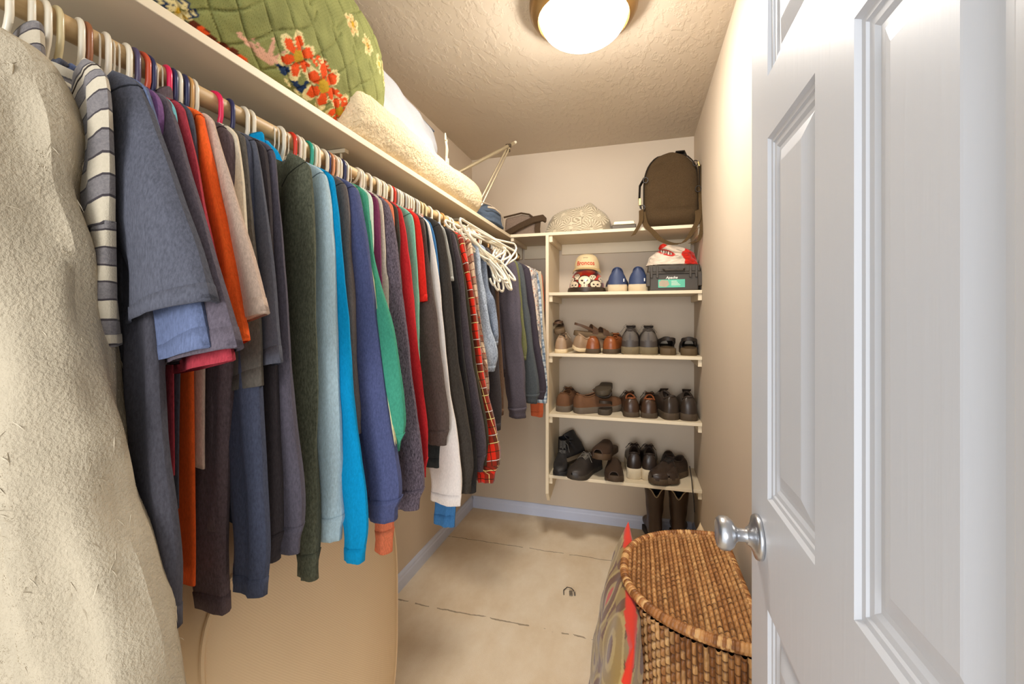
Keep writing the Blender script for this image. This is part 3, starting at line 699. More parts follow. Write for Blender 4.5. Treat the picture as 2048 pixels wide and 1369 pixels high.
for i in range(1, len(YT)): YT[i] = max(YT[i], YT[i-1]+.0112)
HKY = [(y_at_hook(px), kd) for px, kd in HK]
def DEL(i):      # how much farther along the rod the hook sits than the shoulder
    n = GL[i][0]; d = GL[i][1]
    if d.startswith('olive green'): return .100
    if d.startswith('dark brown fleece'): return .085
    return .058 if i < 22 else (.045 if i < 45 else .060)
used = set(); HY_ = []
for i, y in enumerate(YT):
    y = y+DEL(i); best = None
    for j, (hy, kd) in enumerate(HKY):
        if j in used: continue
        if HY_ and hy < HY_[-1][0]+.006: continue
        if best is None or abs(hy-y) < abs(HKY[best][0]-y): best = j
    if best is not None and abs(HKY[best][0]-y) < .035:
        used.add(best); HY_.append(HKY[best])
    else: HY_.append((max(y, HY_[-1][0]+.008 if HY_ else 0), 'white' if i % 4 else 'tan'))
NAMEC = {'wire': 'white wire', 'white': 'white plastic', 'cream': 'cream plastic'}
for i, (name, desc, m_, px, k) in enumerate(GL):
    hy, kd = HY_[i]
    k = dict(k); k.pop('dz', None); k.pop('zb', None)
    if i < 19: k['b1'] = k.get('b1', .016)*.7; k.setdefault('th', .006); k['amp'] = k.get('amp', .006)*.65
    cat = {'t_shirt': 'T-shirt', 'long_sleeve_shirt': 'shirt', 'plaid_shirt': 'shirt', 'denim_shirt': 'shirt', 'patterned_shirt': 'shirt', 'knit_sweater': 'sweater', 'denim_jacket': 'jacket'}.get(name, name)
    lab = desc + (' on the rod' if len(desc.split()) < 11 else '')
    garment(name, desc, m_, YT[i], label=lab, cat=cat, hy=hy, spx=px, wall=i < 26 or i % 3 == 0, seed=3.1*i+.7, **k)
    sd = desc.split(',')[0]
    hanger(kd, hy, '%s hanger hooked on rod, carrying the %s' % (NAMEC.get(kd, kd+' plastic'), ' '.join(sd.split()[:7])), group=None, rz=LASTRZ[0])
# bare hooks between the clothes
prev = []
for j, (hy, kd) in enumerate(HKY):
    if j in used or any(abs(hy-q) < .0045 for q, _ in HY_) or any(abs(hy-q) < .0045 for q in prev): continue
    prev.append(hy)
    near = min(range(len(GL)), key=lambda q: abs(YT[q]-hy)); side = 'just before' if hy < HY_[near][0] else 'just beyond'
    ds = ' '.join(GL[near][1].split(',')[0].split()[:6])
    hanger(kd, hy, 'spare %s hanger on rod, %s the %s' % (NAMEC.get(kd, kd+' plastic'), side, ds), group='spare %s hangers by the %s' % (kd, ' '.join(ds.split()[:4])), rz=random.uniform(-.02, .02))
# more hooks towards the far end of the rod
ks = ['white', 'white', 'tan', 'white', 'grey', 'white', 'brown', 'white', 'grey', 'white', 'cream', 'white']
for j, pxh in enumerate((900, 906, 921, 933, 938, 951, 957, 962, 983, 989, 995, 1010)):
    y = y_at_hook(pxh)
    if any(abs(y-q) < .008 for q, _ in HY_): y += .012
    hanger(ks[j], y, '%s plastic hanger among the last hooks towards the back wall end of rod' % ks[j], group='%s hangers near the back wall' % ks[j], rz=random.uniform(-.05, .05))
# the bunch of empty white hangers hanging out from the rod near the plaid shirt
for j in range(9):
    t = j/8
    c_ = Vector((-.548+.03*t, 1.48+.12*t, 1.580-.018*t+.008*(j % 3)))          # middle of its bar
    ax = Vector((.10+.12*math.sin(j*1.9), 1, -.02+.09*math.cos(j*2.3))).normalized()
    h = Vector((.42+.25*math.cos(j*1.3), 0, -.85)); h = (h-ax*h.dot(ax)).normalized(); n_ = h.cross(ax)
    M = Matrix((( ax.x, n_.x, h.x, 0), (ax.y, n_.y, h.y, 0), (ax.z, n_.z, h.z, 0), (0, 0, 0, 1)))
    M.translation = c_+h*.13
    o = hanger('white', 1.6, 'white plastic hanger in the jumbled empty bunch lying over the plaid and denim shirts', group='jumbled bunch of empty white hangers')
    o.matrix_world = M

# ------------------------------------------------------------------ cream plush robe nearest the door
def robe():
    rm = plain('plush_fleece', (178, 165, 142), .95, var=.07, nscale=60, bump=.6, bscale=300, spec=.1, dist=.004)
    yr = .262
    g = empty('plush_robe', (XR, yr, ZR), 0, label='thick cream plush robe, the nearest garment, filling the left edge', cat='robe')
    parts = []
    R = body_rings(.235, -1.25, .045, 4.2, cw=.20, n=60, rows=60, flare=1.05, amp=.03, drop=.10)
    v, f, uv = loft(R); parts.append(mk('body', v, f, rm, g, uv))
    O = [(.15, -.118), (.195, -.135), (.225, -.175), (.252, -.32), (.285, -.50), (.318, -.66), (.352, -.82), (.372, -1.0), (.375, -1.12)]
    I = [(.14, -.14), (.12, -.20), (.115, -.28), (.125, -.42), (.13, -.56), (.14, -.70), (.15, -.84), (.16, -1.0), (.17, -1.12)]
    _, RS = sleeve_rings(O, I, .0, .075, .022, .052, 8.8, n=48, rows=100, seam=None, amp=.018)
    v, f, uv = loft(RS); parts.append(mk('sleeve', v, f, rm, g, uv))
    _, RS = sleeve_rings([(-x, z) for x, z in O[:4]]+[(-.27, -.6), (-.27, -.9)], [(-x, z) for x, z in I[:4]]+[(-.14, -.6), (-.14, -.9)], .0, 0, .022, .045, 2.8, n=24, rows=50, seam=None, amp=.012)
    v, f, uv = loft(RS[:, ::-1]); mk('sleeve', v, f, rm, g, uv)
    hanger('white', yr, 'white plastic hanger hooked on rod, carrying the cream plush robe')
    # standing fibres
    rng = np.random.default_rng(5)
    for o, N in zip(parts, (120000, 130000)):
        me = o.data; nv = len(me.vertices); co = np.zeros(nv*3); me.vertices.foreach_get('co', co); co = co.reshape(-1, 3)
        fv = np.array([p.vertices[:] for p in me.polygons if len(p.vertices) == 4]); a, b, c, d = (co[fv[:, k]] for k in range(4))
        nrm = np.cross(c-a, d-b); ar = np.linalg.norm(nrm, axis=1)/2; nrm /= (2*ar[:, None]+1e-12)
        # keep the sides one can see from the doorway
        wc = (a+c)/2+np.array([XR, yr, ZR]); keep = (wc[:, 0] > -.95) & (wc[:, 2] > .66)
        cen = co.mean(axis=0)
        pr_ = ar*keep; idx = rng.choice(len(fv), N, p=pr_/pr_.sum())
        u = rng.random((N, 1)); v_ = rng.random((N, 1))
        P = (a[idx]*(1-u)+b[idx]*u)*(1-v_)+(d[idx]*(1-u)+c[idx]*u)*v_
        n_ = nrm[idx]
        ph = np.sin(P[:, 0]*170+np.sin(P[:, 2]*60)*2)+np.sin(P[:, 2]*120+np.sin(P[:, 0]*90+P[:, 1]*80)*2)
        dirv = n_*.75+np.stack([.35*np.sin(ph*1.7+P[:, 2]*40), .2*np.cos(ph*2), -.45+.25*np.sin(ph)], 1)+rng.normal(0, .22, (N, 3))
        dirv /= np.linalg.norm(dirv, axis=1)[:, None]
        ln = rng.uniform(.0065, .0125, (N, 1)); side = np.cross(dirv, rng.normal(0, 1, (N, 3))); side /= np.linalg.norm(side, axis=1)[:, None]
        wdt = .00045
        tip = P+dirv*ln+np.array([0, 0, -.0018])
        mid = P+dirv*ln*.55
        V = np.stack([P-side*wdt, P+side*wdt, mid+side*wdt*.9, mid-side*wdt*.9, tip], axis=1).reshape(-1, 3)
        base = np.arange(N)*5
        me2 = bpy.data.meshes.new('fleece_pile')
        me2.vertices.add(N*5); me2.vertices.foreach_set('co', V.ravel())
        loops = np.concatenate([np.stack([base, base+1, base+2, base+3], 1), np.stack([base+3, base+2, base+4], 1)], axis=1).ravel()
        ls_ = np.stack([np.arange(N)*7, np.arange(N)*7+4], 1).ravel()
        me2.loops.add(N*7); me2.loops.foreach_set('vertex_index', loops)
        me2.polygons.add(N*2); me2.polygons.foreach_set('loop_start', ls_)
        me2.update(calc_edges=True); me2.validate(); me2.materials.append(FIB)
        o2 = bpy.data.objects.new('fleece_pile', me2); C.objects.link(o2); o2.parent = o; tag(o2, kind='stuff')
FIB = plain('fleece_fibre', (194, 181, 157), .9, var=.10, nscale=120, spec=.15)
robe()

# ------------------------------------------------------------------ soft shapes
def soft(name, fn, nu, nv, mat_, parent=None, colfn=None, closed_u=True):
    """fn(u, v) -> xyz over u in [0,1) around, v in [0,1] along; capped"""
    U, V = np.meshgrid(np.linspace(0, 1, nu, endpoint=False), np.linspace(0, 1, nv)); P = np.array([[fn(a, b) for a, b in zip(ru, rv)] for ru, rv in zip(U, V)])
    v, f, uv = loft(P, True, True)
    cols = None
    if colfn is not None:
        n = nu+1; cols = [colfn((i % n)/nu, (i//n)/(nv-1), v[i], uv[i]) for i in range(len(v))]
    return mk(name, v, f, mat_, parent, uv, cols=cols)
def fbm(x, y, z, o=3):
    s = 0; a = 1
    for k in range(o): s += a*nz(x, y, z); x *= 2; y *= 2; z *= 2; a *= .5
    return s
def capsule(t, p=2.4): t = abs(t); return max(0, 1-t**p)**(1/p)

# mattress standing on its side under the clothes
def mattress():
    mt = NT('ticking'); t = mt; co = t.coord(); t.b.inputs['Base Color'].default_value = lin((236, 210, 172)); t.b.inputs['Roughness'].default_value = .85
    t.b.inputs['Specular IOR Level'].default_value = .15
    wv_ = t.add('ShaderNodeTexWave'); wv_.inputs['Scale'].default_value = 110; wv_.bands_direction = 'DIAGONAL'; t.l(co, wv_.inputs['Vector']); t.bump(wv_.outputs[0], .12, .001)
    m = t.m
    X0, X1, Y0_, Y1_, Z1 = -1.09, -.70, .52, 1.205, .88
    g = empty('folded_mattress', (-.9, .9, 0), label='plain tan folded mattress standing on the carpet under the hanging clothes', cat='mattress')
    yc, zc, xc = (Y0_+Y1_)/2, Z1/2, (X0+X1)/2; hy, hz, hx = (Y1_-Y0_)/2, Z1/2, (X1-X0)/2
    N = 96
    def outline(k, s=1.0):
        a = 2*math.pi*k/N; c, q = math.cos(a), math.sin(a)
        p = .72 if c > 0 else .45
        z_ = hz*math.copysign(abs(q)**.62, q); y_ = hy*math.copysign(abs(c)**p, c)
        if c < 0: y_ += .30*(.36-z_)*min(1, abs(c)*1.4)
        return (yc+y_*s, zc+z_*s)
    R = []
    secs = [(-hx+.0, .05), (-hx+.0, .5), (-hx+.003, .8), (-hx+.012, .94), (-hx+.035, .995)]+[(-hx+.035+(2*hx-.07)*q, 1.0+.02*math.sin(math.pi*q)) for q in np.linspace(.08, .92, 8)]+[(hx-.035, .995), (hx-.020, .972), (hx-.010, .93), (hx-.002, .85), (hx+.008, .65), (hx+.014, .4), (hx+.016, .05)]
    for (dx, s) in secs: R.append([(xc+dx-XO, y_-.9, z_) for (y_, z_) in (outline(k, s) for k in range(N))])
    R = np.array(R); R[:, :, 2] = np.maximum(R[:, :, 2], .001)
    v, f, uv = loft(R, True, True); mk('cover', v, f, m, g, uv)
    for dx, s in ((hx-.020, .980), (-hx+.012, .95)):
        b = MB(); b.tube([(xc+dx-XO, y_-.9, max(z_, .006)) for (y_, z_) in (outline(k, s) for k in range(N))], .0045, 6, closed=True); b.build('piping', m, g)
XO = -.9
mattress()

# quilt, sherpa roll, pillow on the long shelf
def quilt():
    Yc, Lh, Xc, Zc_, rx, rz = .75, .555, -.918, 2.055, .195, .235
    g = empty('rolled_quilt', (Xc, Yc, SZ[0]), label='rolled green quilt with orange and navy flower print on the long shelf', cat='quilt')
    nu, nv = 340, 300
    def fn(u, v):
        a = 2*math.pi*u; t = -1+2*v
        tt = t if t < .45 else t
        k = capsule(max(0, (t-.45)/.55), 2.2) if t > .45 else (capsule(min(0, (t+.8)/.2), 2.2) if t < -.8 else 1)
        c, q = math.cos(a), math.sin(a)
        grow = 1+.14*(.3-t)
        lump = 1+.045*fbm(c*1.6+3, q*1.6, t*3.2, 2)
        x = rx*k*lump*math.copysign(abs(c)**.85, c); z = rz*k*lump*(grow if q > 0 else 1)*math.copysign(abs(q)**.85, q)
        s_ = a*.22; l = t*Lh
        d1 = abs(((s_+l)/.085+.5*nz(s_*8, l*8, 0)*.3) % 1-.5); d2 = abs(((s_-l)/.085+.3*nz(s_*8, l*8, 5)) % 1-.5)
        gr = max(0, 1-(.5-max(d1, d2))/.06) if max(d1, d2) > .44 else 0
        pf = 1-.030*gr+.010*nz(c*9, q*9, t*24)
        x *= pf; z *= pf
        if z < -(Zc_-SZ[0])+.002: z = -(Zc_-SZ[0])+.002
        x = max(x, XL+.014-Xc)
        return (x, l+.012*nz(c*3, q*3, t), Zc_-SZ[0]+z)
    U, V = np.meshgrid(np.linspace(0, 1, nu, endpoint=False), np.linspace(0, 1, nv))
    P = np.array([[fn(a, b) for a, b in zip(ru, rv)] for ru, rv in zip(U, V)])
    v, f, uv = loft(P, True, True)
    # pattern centres found on the cloth: (column, row) of the photograph -> nearest cloth point
    W_ = v+np.array([Xc, Yc, SZ[0]]); dep = -sT*W_[:, 0]+cT*W_[:, 1]; sx_ = 1024+FPX*(cT*W_[:, 0]+sT*W_[:, 1])/np.maximum(dep, .05); sy_ = HY-FPX*(W_[:, 2]-CAMZ)/np.maximum(dep, .05)
    def near(px, py):
        d = (sx_-px)**2+(sy_-py)**2+np.where(W_[:, 0] < Xc-.02, 1e6, 0); return v[int(np.argmin(d))]
    green = np.array(lin((136, 139, 84))[:3]); orange = np.array(lin((226, 82, 34))[:3]); cream = np.array(lin((222, 206, 150))[:3]); navy = np.array(lin((28, 48, 84))[:3]); yel = np.array(lin((190, 150, 40))[:3]); pink = np.array(lin((218, 168, 142))[:3]); peach = np.array(lin((232, 178, 120))[:3])
    col = np.tile(green, (len(v), 1))
    nzv = np.array([nz(p[0]*30, p[1]*30, p[2]*30) for p in v[::1]])
    col *= (1+.18*nzv)[:, None]
    def flower(px, py, r, rot=0, petal=orange, edge=cream, mid=yel, k=6):
        c = near(px, py); d = v-c; rr = np.linalg.norm(d, axis=1); m = rr < r*1.5
        # tangent frame
        tx = np.array([0, 1.0, 0]); n_ = np.array([c[0], 0, c[2]-(Zc_-SZ[0])]); n_ /= np.linalg.norm(n_)+1e-9; ty = np.cross(n_, tx)
        a = np.arctan2(d@ty, d@tx)+rot
        pr = r*(.45+.55*np.abs(np.cos(a*k/2))**.8)
        o_ = m & (rr < pr*1.12); col[o_] = edge
        i_ = m & (rr < pr*.90) & (np.abs(np.cos(a*k/2)) > .35); col[i_] = petal
        gap = m & (rr < pr*.86) & (np.abs(np.cos(a*k/2)) <= .35); col[gap] = green*.8
        col[rr < r*.28] = mid
    def stroke(pts, w_, colr, w1=None):
        Q = cr([near(*p) for p in pts], 24)
        for i, q in enumerate(Q):
            ww = w_+((w1 if w1 is not None else w_)-w_)*i/23
            col[np.linalg.norm(v-q, axis=1) < ww] = colr
    stroke([(575, 128), (588, 165), (606, 180), (628, 172)], .0075, navy, .006); stroke([(560, 128), (568, 142)], .010, navy); stroke([(606, 180), (616, 190)], .007, navy); stroke([(606, 175), (622, 158)], .006, navy)
    stroke([(556, 135), (575, 165), (600, 190)], .003, cream)
    for s0, s1 in (((478, 70), (535, 122)), ((505, 78), (538, 118)), ((548, 82), (538, 120)), ((570, 105), (540, 124)), ((512, 108), (538, 122)), ((560, 122), (538, 124))): stroke([s0, s1], .004, pink, .007)
    flower(598, 112, .048, .3); flower(649, 172, .056, .1); flower(680, 222, .044, .5); flower(665, 118, .0, 0)
    for (px, py) in ((628, 120), (640, 122), (652, 133), (678, 190), (686, 200)): stroke([(px-4, py-6), (px+6, py+8)], .0062, orange, .005); stroke([(px-1, py-4), (px+4, py+4)], .0014, cream)
    for (px, py) in ((695, 30), (706, 48), (722, 78), (732, 92), (742, 118), (758, 128), (770, 140), (774, 158)): flower(px, py, .026, px*.1, peach, cream, yel)
    for (a_, b_) in (((712, 60), (725, 90)), ((722, 68), (742, 100)), ((700, 85), (715, 98))): stroke([a_, b_], .005, navy, .007)
    for (px, py) in ((342, 8), (352, 16), (372, 28), (360, 22)): flower(px, py, .022, px, cream, navy, yel)
    for (px, py) in ((398, 60), (430, 88), (455, 104), (476, 115)): stroke([(px-10, py-8), (px+12, py+9)], .009, np.array(lin((96, 40, 22))[:3]), .008); stroke([(px+4, py-2), (px+14, py+8)], .005, orange)
    cols = np.concatenate([col, np.ones((len(v), 1))], axis=1)
    t = NT('quilt_cloth'); a = t.add('ShaderNodeVertexColor'); a.layer_name = 'Col'
    x_, y_ = uvxy(t); dots = t.math('MULTIPLY', t.math('LESS_THAN', t.math('PINGPONG', t.math('ADD', x_, y_), .0045), .0011), t.math('LESS_THAN', t.math('PINGPONG', t.math('SUBTRACT', x_, y_), .0045), .0011))
    t.l(t.mixc(t.math('MULTIPLY', dots, .55), a.outputs[0], lin((78, 84, 30))), t.b.inputs['Base Color']); t.b.inputs['Roughness'].default_value = .9; t.b.inputs['Specular IOR Level'].default_value = .15
    t.bump(t.noise(90, 4, .6, t.coord()).outputs[0], .5, .004)
    mk('quilt_cloth', v, f, t.m, g, uv, cols=cols)
quilt()
def sherpa():
    Yc, Lh, Xc, r = 1.525, .525, -.808, .083
    g = empty('sherpa_roll', (Xc, Yc, SZ[0]), label='rolled cream sherpa blanket lying along the shelf edge beyond the green quilt', cat='blanket')
    t = NT('sherpa'); co = t.coord(); t.b.inputs['Base Color'].default_value = lin((226, 206, 170)); t.b.inputs['Roughness'].default_value = 1; t.b.inputs['Specular IOR Level'].default_value = .05
    n1 = t.noise(95, 3, .6, co); r_ = t.add('ShaderNodeMapRange'); r_.inputs[1].default_value = .42; r_.inputs[2].default_value = .6; t.l(n1.outputs[0], r_.inputs[0])
    t.bump(r_.outputs[0], .6, .006)
    def fn(u, v):
        a = 2*math.pi*u; tt = -1+2*v; k = capsule((tt-.82)/.18, 2.2) if tt > .82 else (capsule((tt+.9)/.1) if tt < -.9 else 1)
        c, q = math.cos(a), math.sin(a); lump = 1+.07*fbm(c*1.3, q*1.3+5, tt*4, 2)+.020*nz(c*14, q*14, tt*70)+.012*nz(c*30, q*30, tt*150)
        rr = r*k*lump*(1+.07*math.sin(tt*4-2.4))
        z = max(-r*.98, rr*q); return (rr*c*1.0, tt*Lh, r*.985+z)
    soft('blanket', fn, 110, 380, t.m, g)
sherpa()
def pillow_mesh(a, b, th, n=40, pinch=.07, seed=1, wr=.006):
    """square cushion in the local YZ plane, thickness along X"""
    P = []
    for side in (1, -1):
        for i in range(n+1):
            for j in range(n+1):
                u = -1+2*i/n; v = -1+2*j/n
                y = a*u*(1-pinch*(1-abs(v)**2)); z = b*v*(1-pinch*(1-abs(u)**2))
                t = th*max(0, (1-abs(u)**3.2))**.55*max(0, (1-abs(v)**3.2))**.55
                t += wr*nz(u*3+seed, v*3, side)*min(1, t/th*2)
                P.append((side*t, y, z))
    f = []
    m = (n+1)**2
    for s in range(2):
        for i in range(n):
            for j in range(n):
                k = s*m+i*(n+1)+j; q = (k, k+1, k+n+2, k+n+1); f.append(q if s == 1 else q[::-1])
    return np.array(P), f
def weld(o):
    bm = bmesh.new(); bm.from_mesh(o.data); bmesh.ops.remove_doubles(bm, verts=bm.verts, dist=.0008); bmesh.ops.recalc_face_normals(bm, faces=bm.faces); bm.to_mesh(o.data); bm.free(); return o
wp = empty('bed_pillow', (-.945, 1.52, SZ[0]+.262), 0, label='white pillow with grey piped edge leaning on the wall behind the sherpa roll', cat='pillow', ry=math.radians(-14), rx=math.radians(-9))
v, f = pillow_mesh(.40, .215, .085, 44, seed=4, wr=.018)
weld(mk('pillowcase', v, f, F((172, 174, 178), .03), wp))
b = MB(); b.tube([(.035, y, z) for y, z in [(-.36, .188), (-.2, .178), (0, .172), (.2, .176), (.36, .19)]], .004, 6); b.tube([(.022, y, z+.006) for y, z in [(-.36, .19), (-.2, .184), (0, .178), (.2, .182), (.36, .192)]], .003, 6); b.build('piping', F((96, 102, 112), .05), wp, label='dark grey piping')
# little white trouser clips lying on the sherpa roll
cl = empty('hanger_clip', (-.80, 1.735, SZ[0]+.205), .3, label='white plastic skirt clip hanger end sticking up on the sherpa roll', cat='clip')
wpl = HC['white']
b = MB(); b.strip([(0, -.03, .072), (0, 0, .066), (0, .028, .074)], (0, 0, 1), [.030, .012, .014], .006); b.build('bar', wpl, cl, bevel=.001)
b = MB(); b.strip([(0, .0, .060), (.003, .010, .035), (0, .014, .0), (0, .016, -.03)], (0, 1, 0), [.030, .036, .016, .03], .008); b.strip([(.004, .040, .0), (.002, .048, -.025), (.0, .05, -.045)], (0, 1, 0), [.02, .034, .03], .006); b.box(-.003, .003, .015, .05, -.038, -.030); b.build('clip_jaw', wpl, cl, bevel=.001)

# folding metal legs
lg = empty('folding_rack', (-.75, 2.15, SZ[0]), 0, label='thin metal folding rack legs rising in a peak above the long shelf', cat='rack')
metal = plain('rack_metal', (196, 182, 152), .35, metal=.7, var=.03)
J = Vector((-.688, 2.31, 2.285)); A = Vector((-.96, 1.92, 1.97)); Bq = Vector((-.80, 2.165, 1.935)); org = Vector((-.75, 2.15, SZ[0]))
A2 = J+(A-J)*1.22; A2.x = max(A2.x, -1.10); B2 = J+(Bq-J)*1.22
B2.z = max(B2.z, SZ[0]+.012)
dJ = (J-A).normalized()
b = MB(); b.tube([A2-org, J+dJ*.045-org], .0095, 10); b.build('leg', metal, lg)
for off in (-.011, .009):
    s_ = Vector((off, off*.3, 0)); b = MB(); b.tube([B2+s_-org, J+s_*.7-org-Vector((0, 0, .01))], .0055, 8); b.build('leg', metal, lg)
b = MB(); b.lathe([(.002, -.016), (.011, -.014), (.011, .014), (.002, .016)], 16, axis='x', origin=tuple(J-org)); b.lathe([(.002, -.014), (.009, -.012), (.009, .012), (.002, .014)], 16, axis='x', origin=tuple(J-org-Vector((.004, 0, .026)))); b.build('joint', plain('dark_rivet', (70, 56, 40), .5), lg, label='dark round joint')
b = MB(); b.tube([J+dJ*.02-org, J+dJ*.062-org], .008, 10); b.build('end_cap', plastic('pale', (236, 226, 200)), lg, label='pale plastic end cap')

# folded jeans and the brown bag at the corner
def lump(name, lab, cat, cx, cy, z0, rx, ry, h, mat_, seed, colfn=None, nu=64, nv=40, top=None, rz=0, wr=.10, flat=.5, part='cloth', topx=None):
    g = empty(name, (cx, cy, z0), rz, label=lab, cat=cat)
    def fn(u, v):
        a = 2*math.pi*u; c, q = math.cos(a), math.sin(a); t = v
        k = (1-t**2.6)**flat if t < 1 else 0
        w_ = 1+wr*fbm(c*1.4+seed, q*1.4, t*2.2, 3)
        if t < .08: k *= .90+.10*t/.08
        hh = h*t*(1+(top(c, q, t) if top else 0))
        x_ = rx*k*w_*math.copysign(abs(c)**.8, c)
        if topx: hh += topx(x_)*t**2
        return (x_, ry*k*w_*math.copysign(abs(q)**.8, q), max(.001, hh))
    o = soft(part, fn, nu, nv, mat_, g, colfn); return g
jm = F((74, 86, 102), .15)
jg = lump('folded_jeans', 'folded blue jeans with pale seam heaped at the shelf corner', 'jeans', -.835, 2.275, SZ[0], .11, .19, .125, jm, 6, wr=.12, rz=.05)
b = MB(); b.tube([(.088, -.17, .070), (.104, -.10, .078), (.112, -.02, .074), (.108, .05, .066), (.1, .10, .045), (.098, .14, .01)], .005, 6, flat=.6)
b.tube([(.05, -.16, .10), (.065, -.05, .112), (.07, .06, .108), (.075, .14, .07)], .0035, 6)
b.build('seam', F((196, 180, 158), .06), jg, label='pale seam')
bg = empty('canvas_bag', (-.68, 2.655, SZ[0]), .12, label='dark brown bag with grey mesh side and a thick flap beside the jeans', cat='bag')
dkb = F((70, 54, 38), .1); gm = F((124, 106, 92), .12)
b = MB(); b.prism([(-.13, 0), (.075, 0), (.08, .08), (.035, .135), (-.02, .145), (-.12, .125)], -.04, .05, 'y'); b.build('mesh_side', gm, bg, bevel=.012, seg=3)
b = MB(); b.strip([(-.13, -.055, .012), (-.03, -.058, .065), (.06, -.055, .105), (.115, -.05, .115), (.135, -.045, .098)], (0, .5, 1), [.05, .045, .045, .045, .03], .02); b.build('flap', dkb, bg, bevel=.006)
b = MB(); b.tube([(-.13, -.045, .128), (-.02, -.047, .150), (.03, -.047, .140), (.075, -.046, .105)], .006, 8); b.strip([(.085, -.045, .10), (.080, -.048, .05), (.085, -.047, .0)], (1, 0, 0), .035, .008); b.build('binding', dkb, bg)

# grey patterned bundle
def burst(u, v, p, uv):
    base = np.array(lin((150, 136, 112))[:3]); lt = np.array(lin((204, 190, 162))[:3]); r = base
    for (cx, cz) in ((-.13, .02), (-.03, .03), (.09, .015), (-.08, .12), (.03, .115), (.13, .10), (-.01, .19), (.10, .19)):
        dx, dz = p[0]-cx, p[2]-cz; rr = math.hypot(dx, dz)
        if rr < .062:
            a = math.atan2(dz, dx)
            if .010 < rr and math.sin(a*22) > -.1-rr*4+.2: r = lt
            elif rr <= .010: r = lt
            break
    return (*r, 1)
lump('patterned_bundle', 'bundled grey cloth printed with pale sunbursts on the top shelf', 'cloth', -.347, 2.67, SZ[0], .200, .12, .172, vcol_mat('burst_cloth', .85, 120, .5, .004), 11, burst, 220, 110,
     topx=lambda x: .030*math.exp(-((x-.075)/.035)**2)+.04*x, wr=.07, flat=.42, part='wrapped_cloth')
# silver case beside the backpack
sv = empty('silver_case', (-.075, 2.62, SZ[0]), .0, label='small flat silver and black case left of the backpack', cat='case')
MB().box(-.068, .068, -.05, .05, 0, .036).build('base', plain('dark_plastic', (84, 74, 60), .5), sv, bevel=.004)
MB().prism([(-.062, .0365), (.062, .0365), (.056, .058), (-.056, .058)], -.045, .045, 'y').build('lid', plain('silver', (196, 184, 152), .35, metal=.3), sv, bevel=.003)

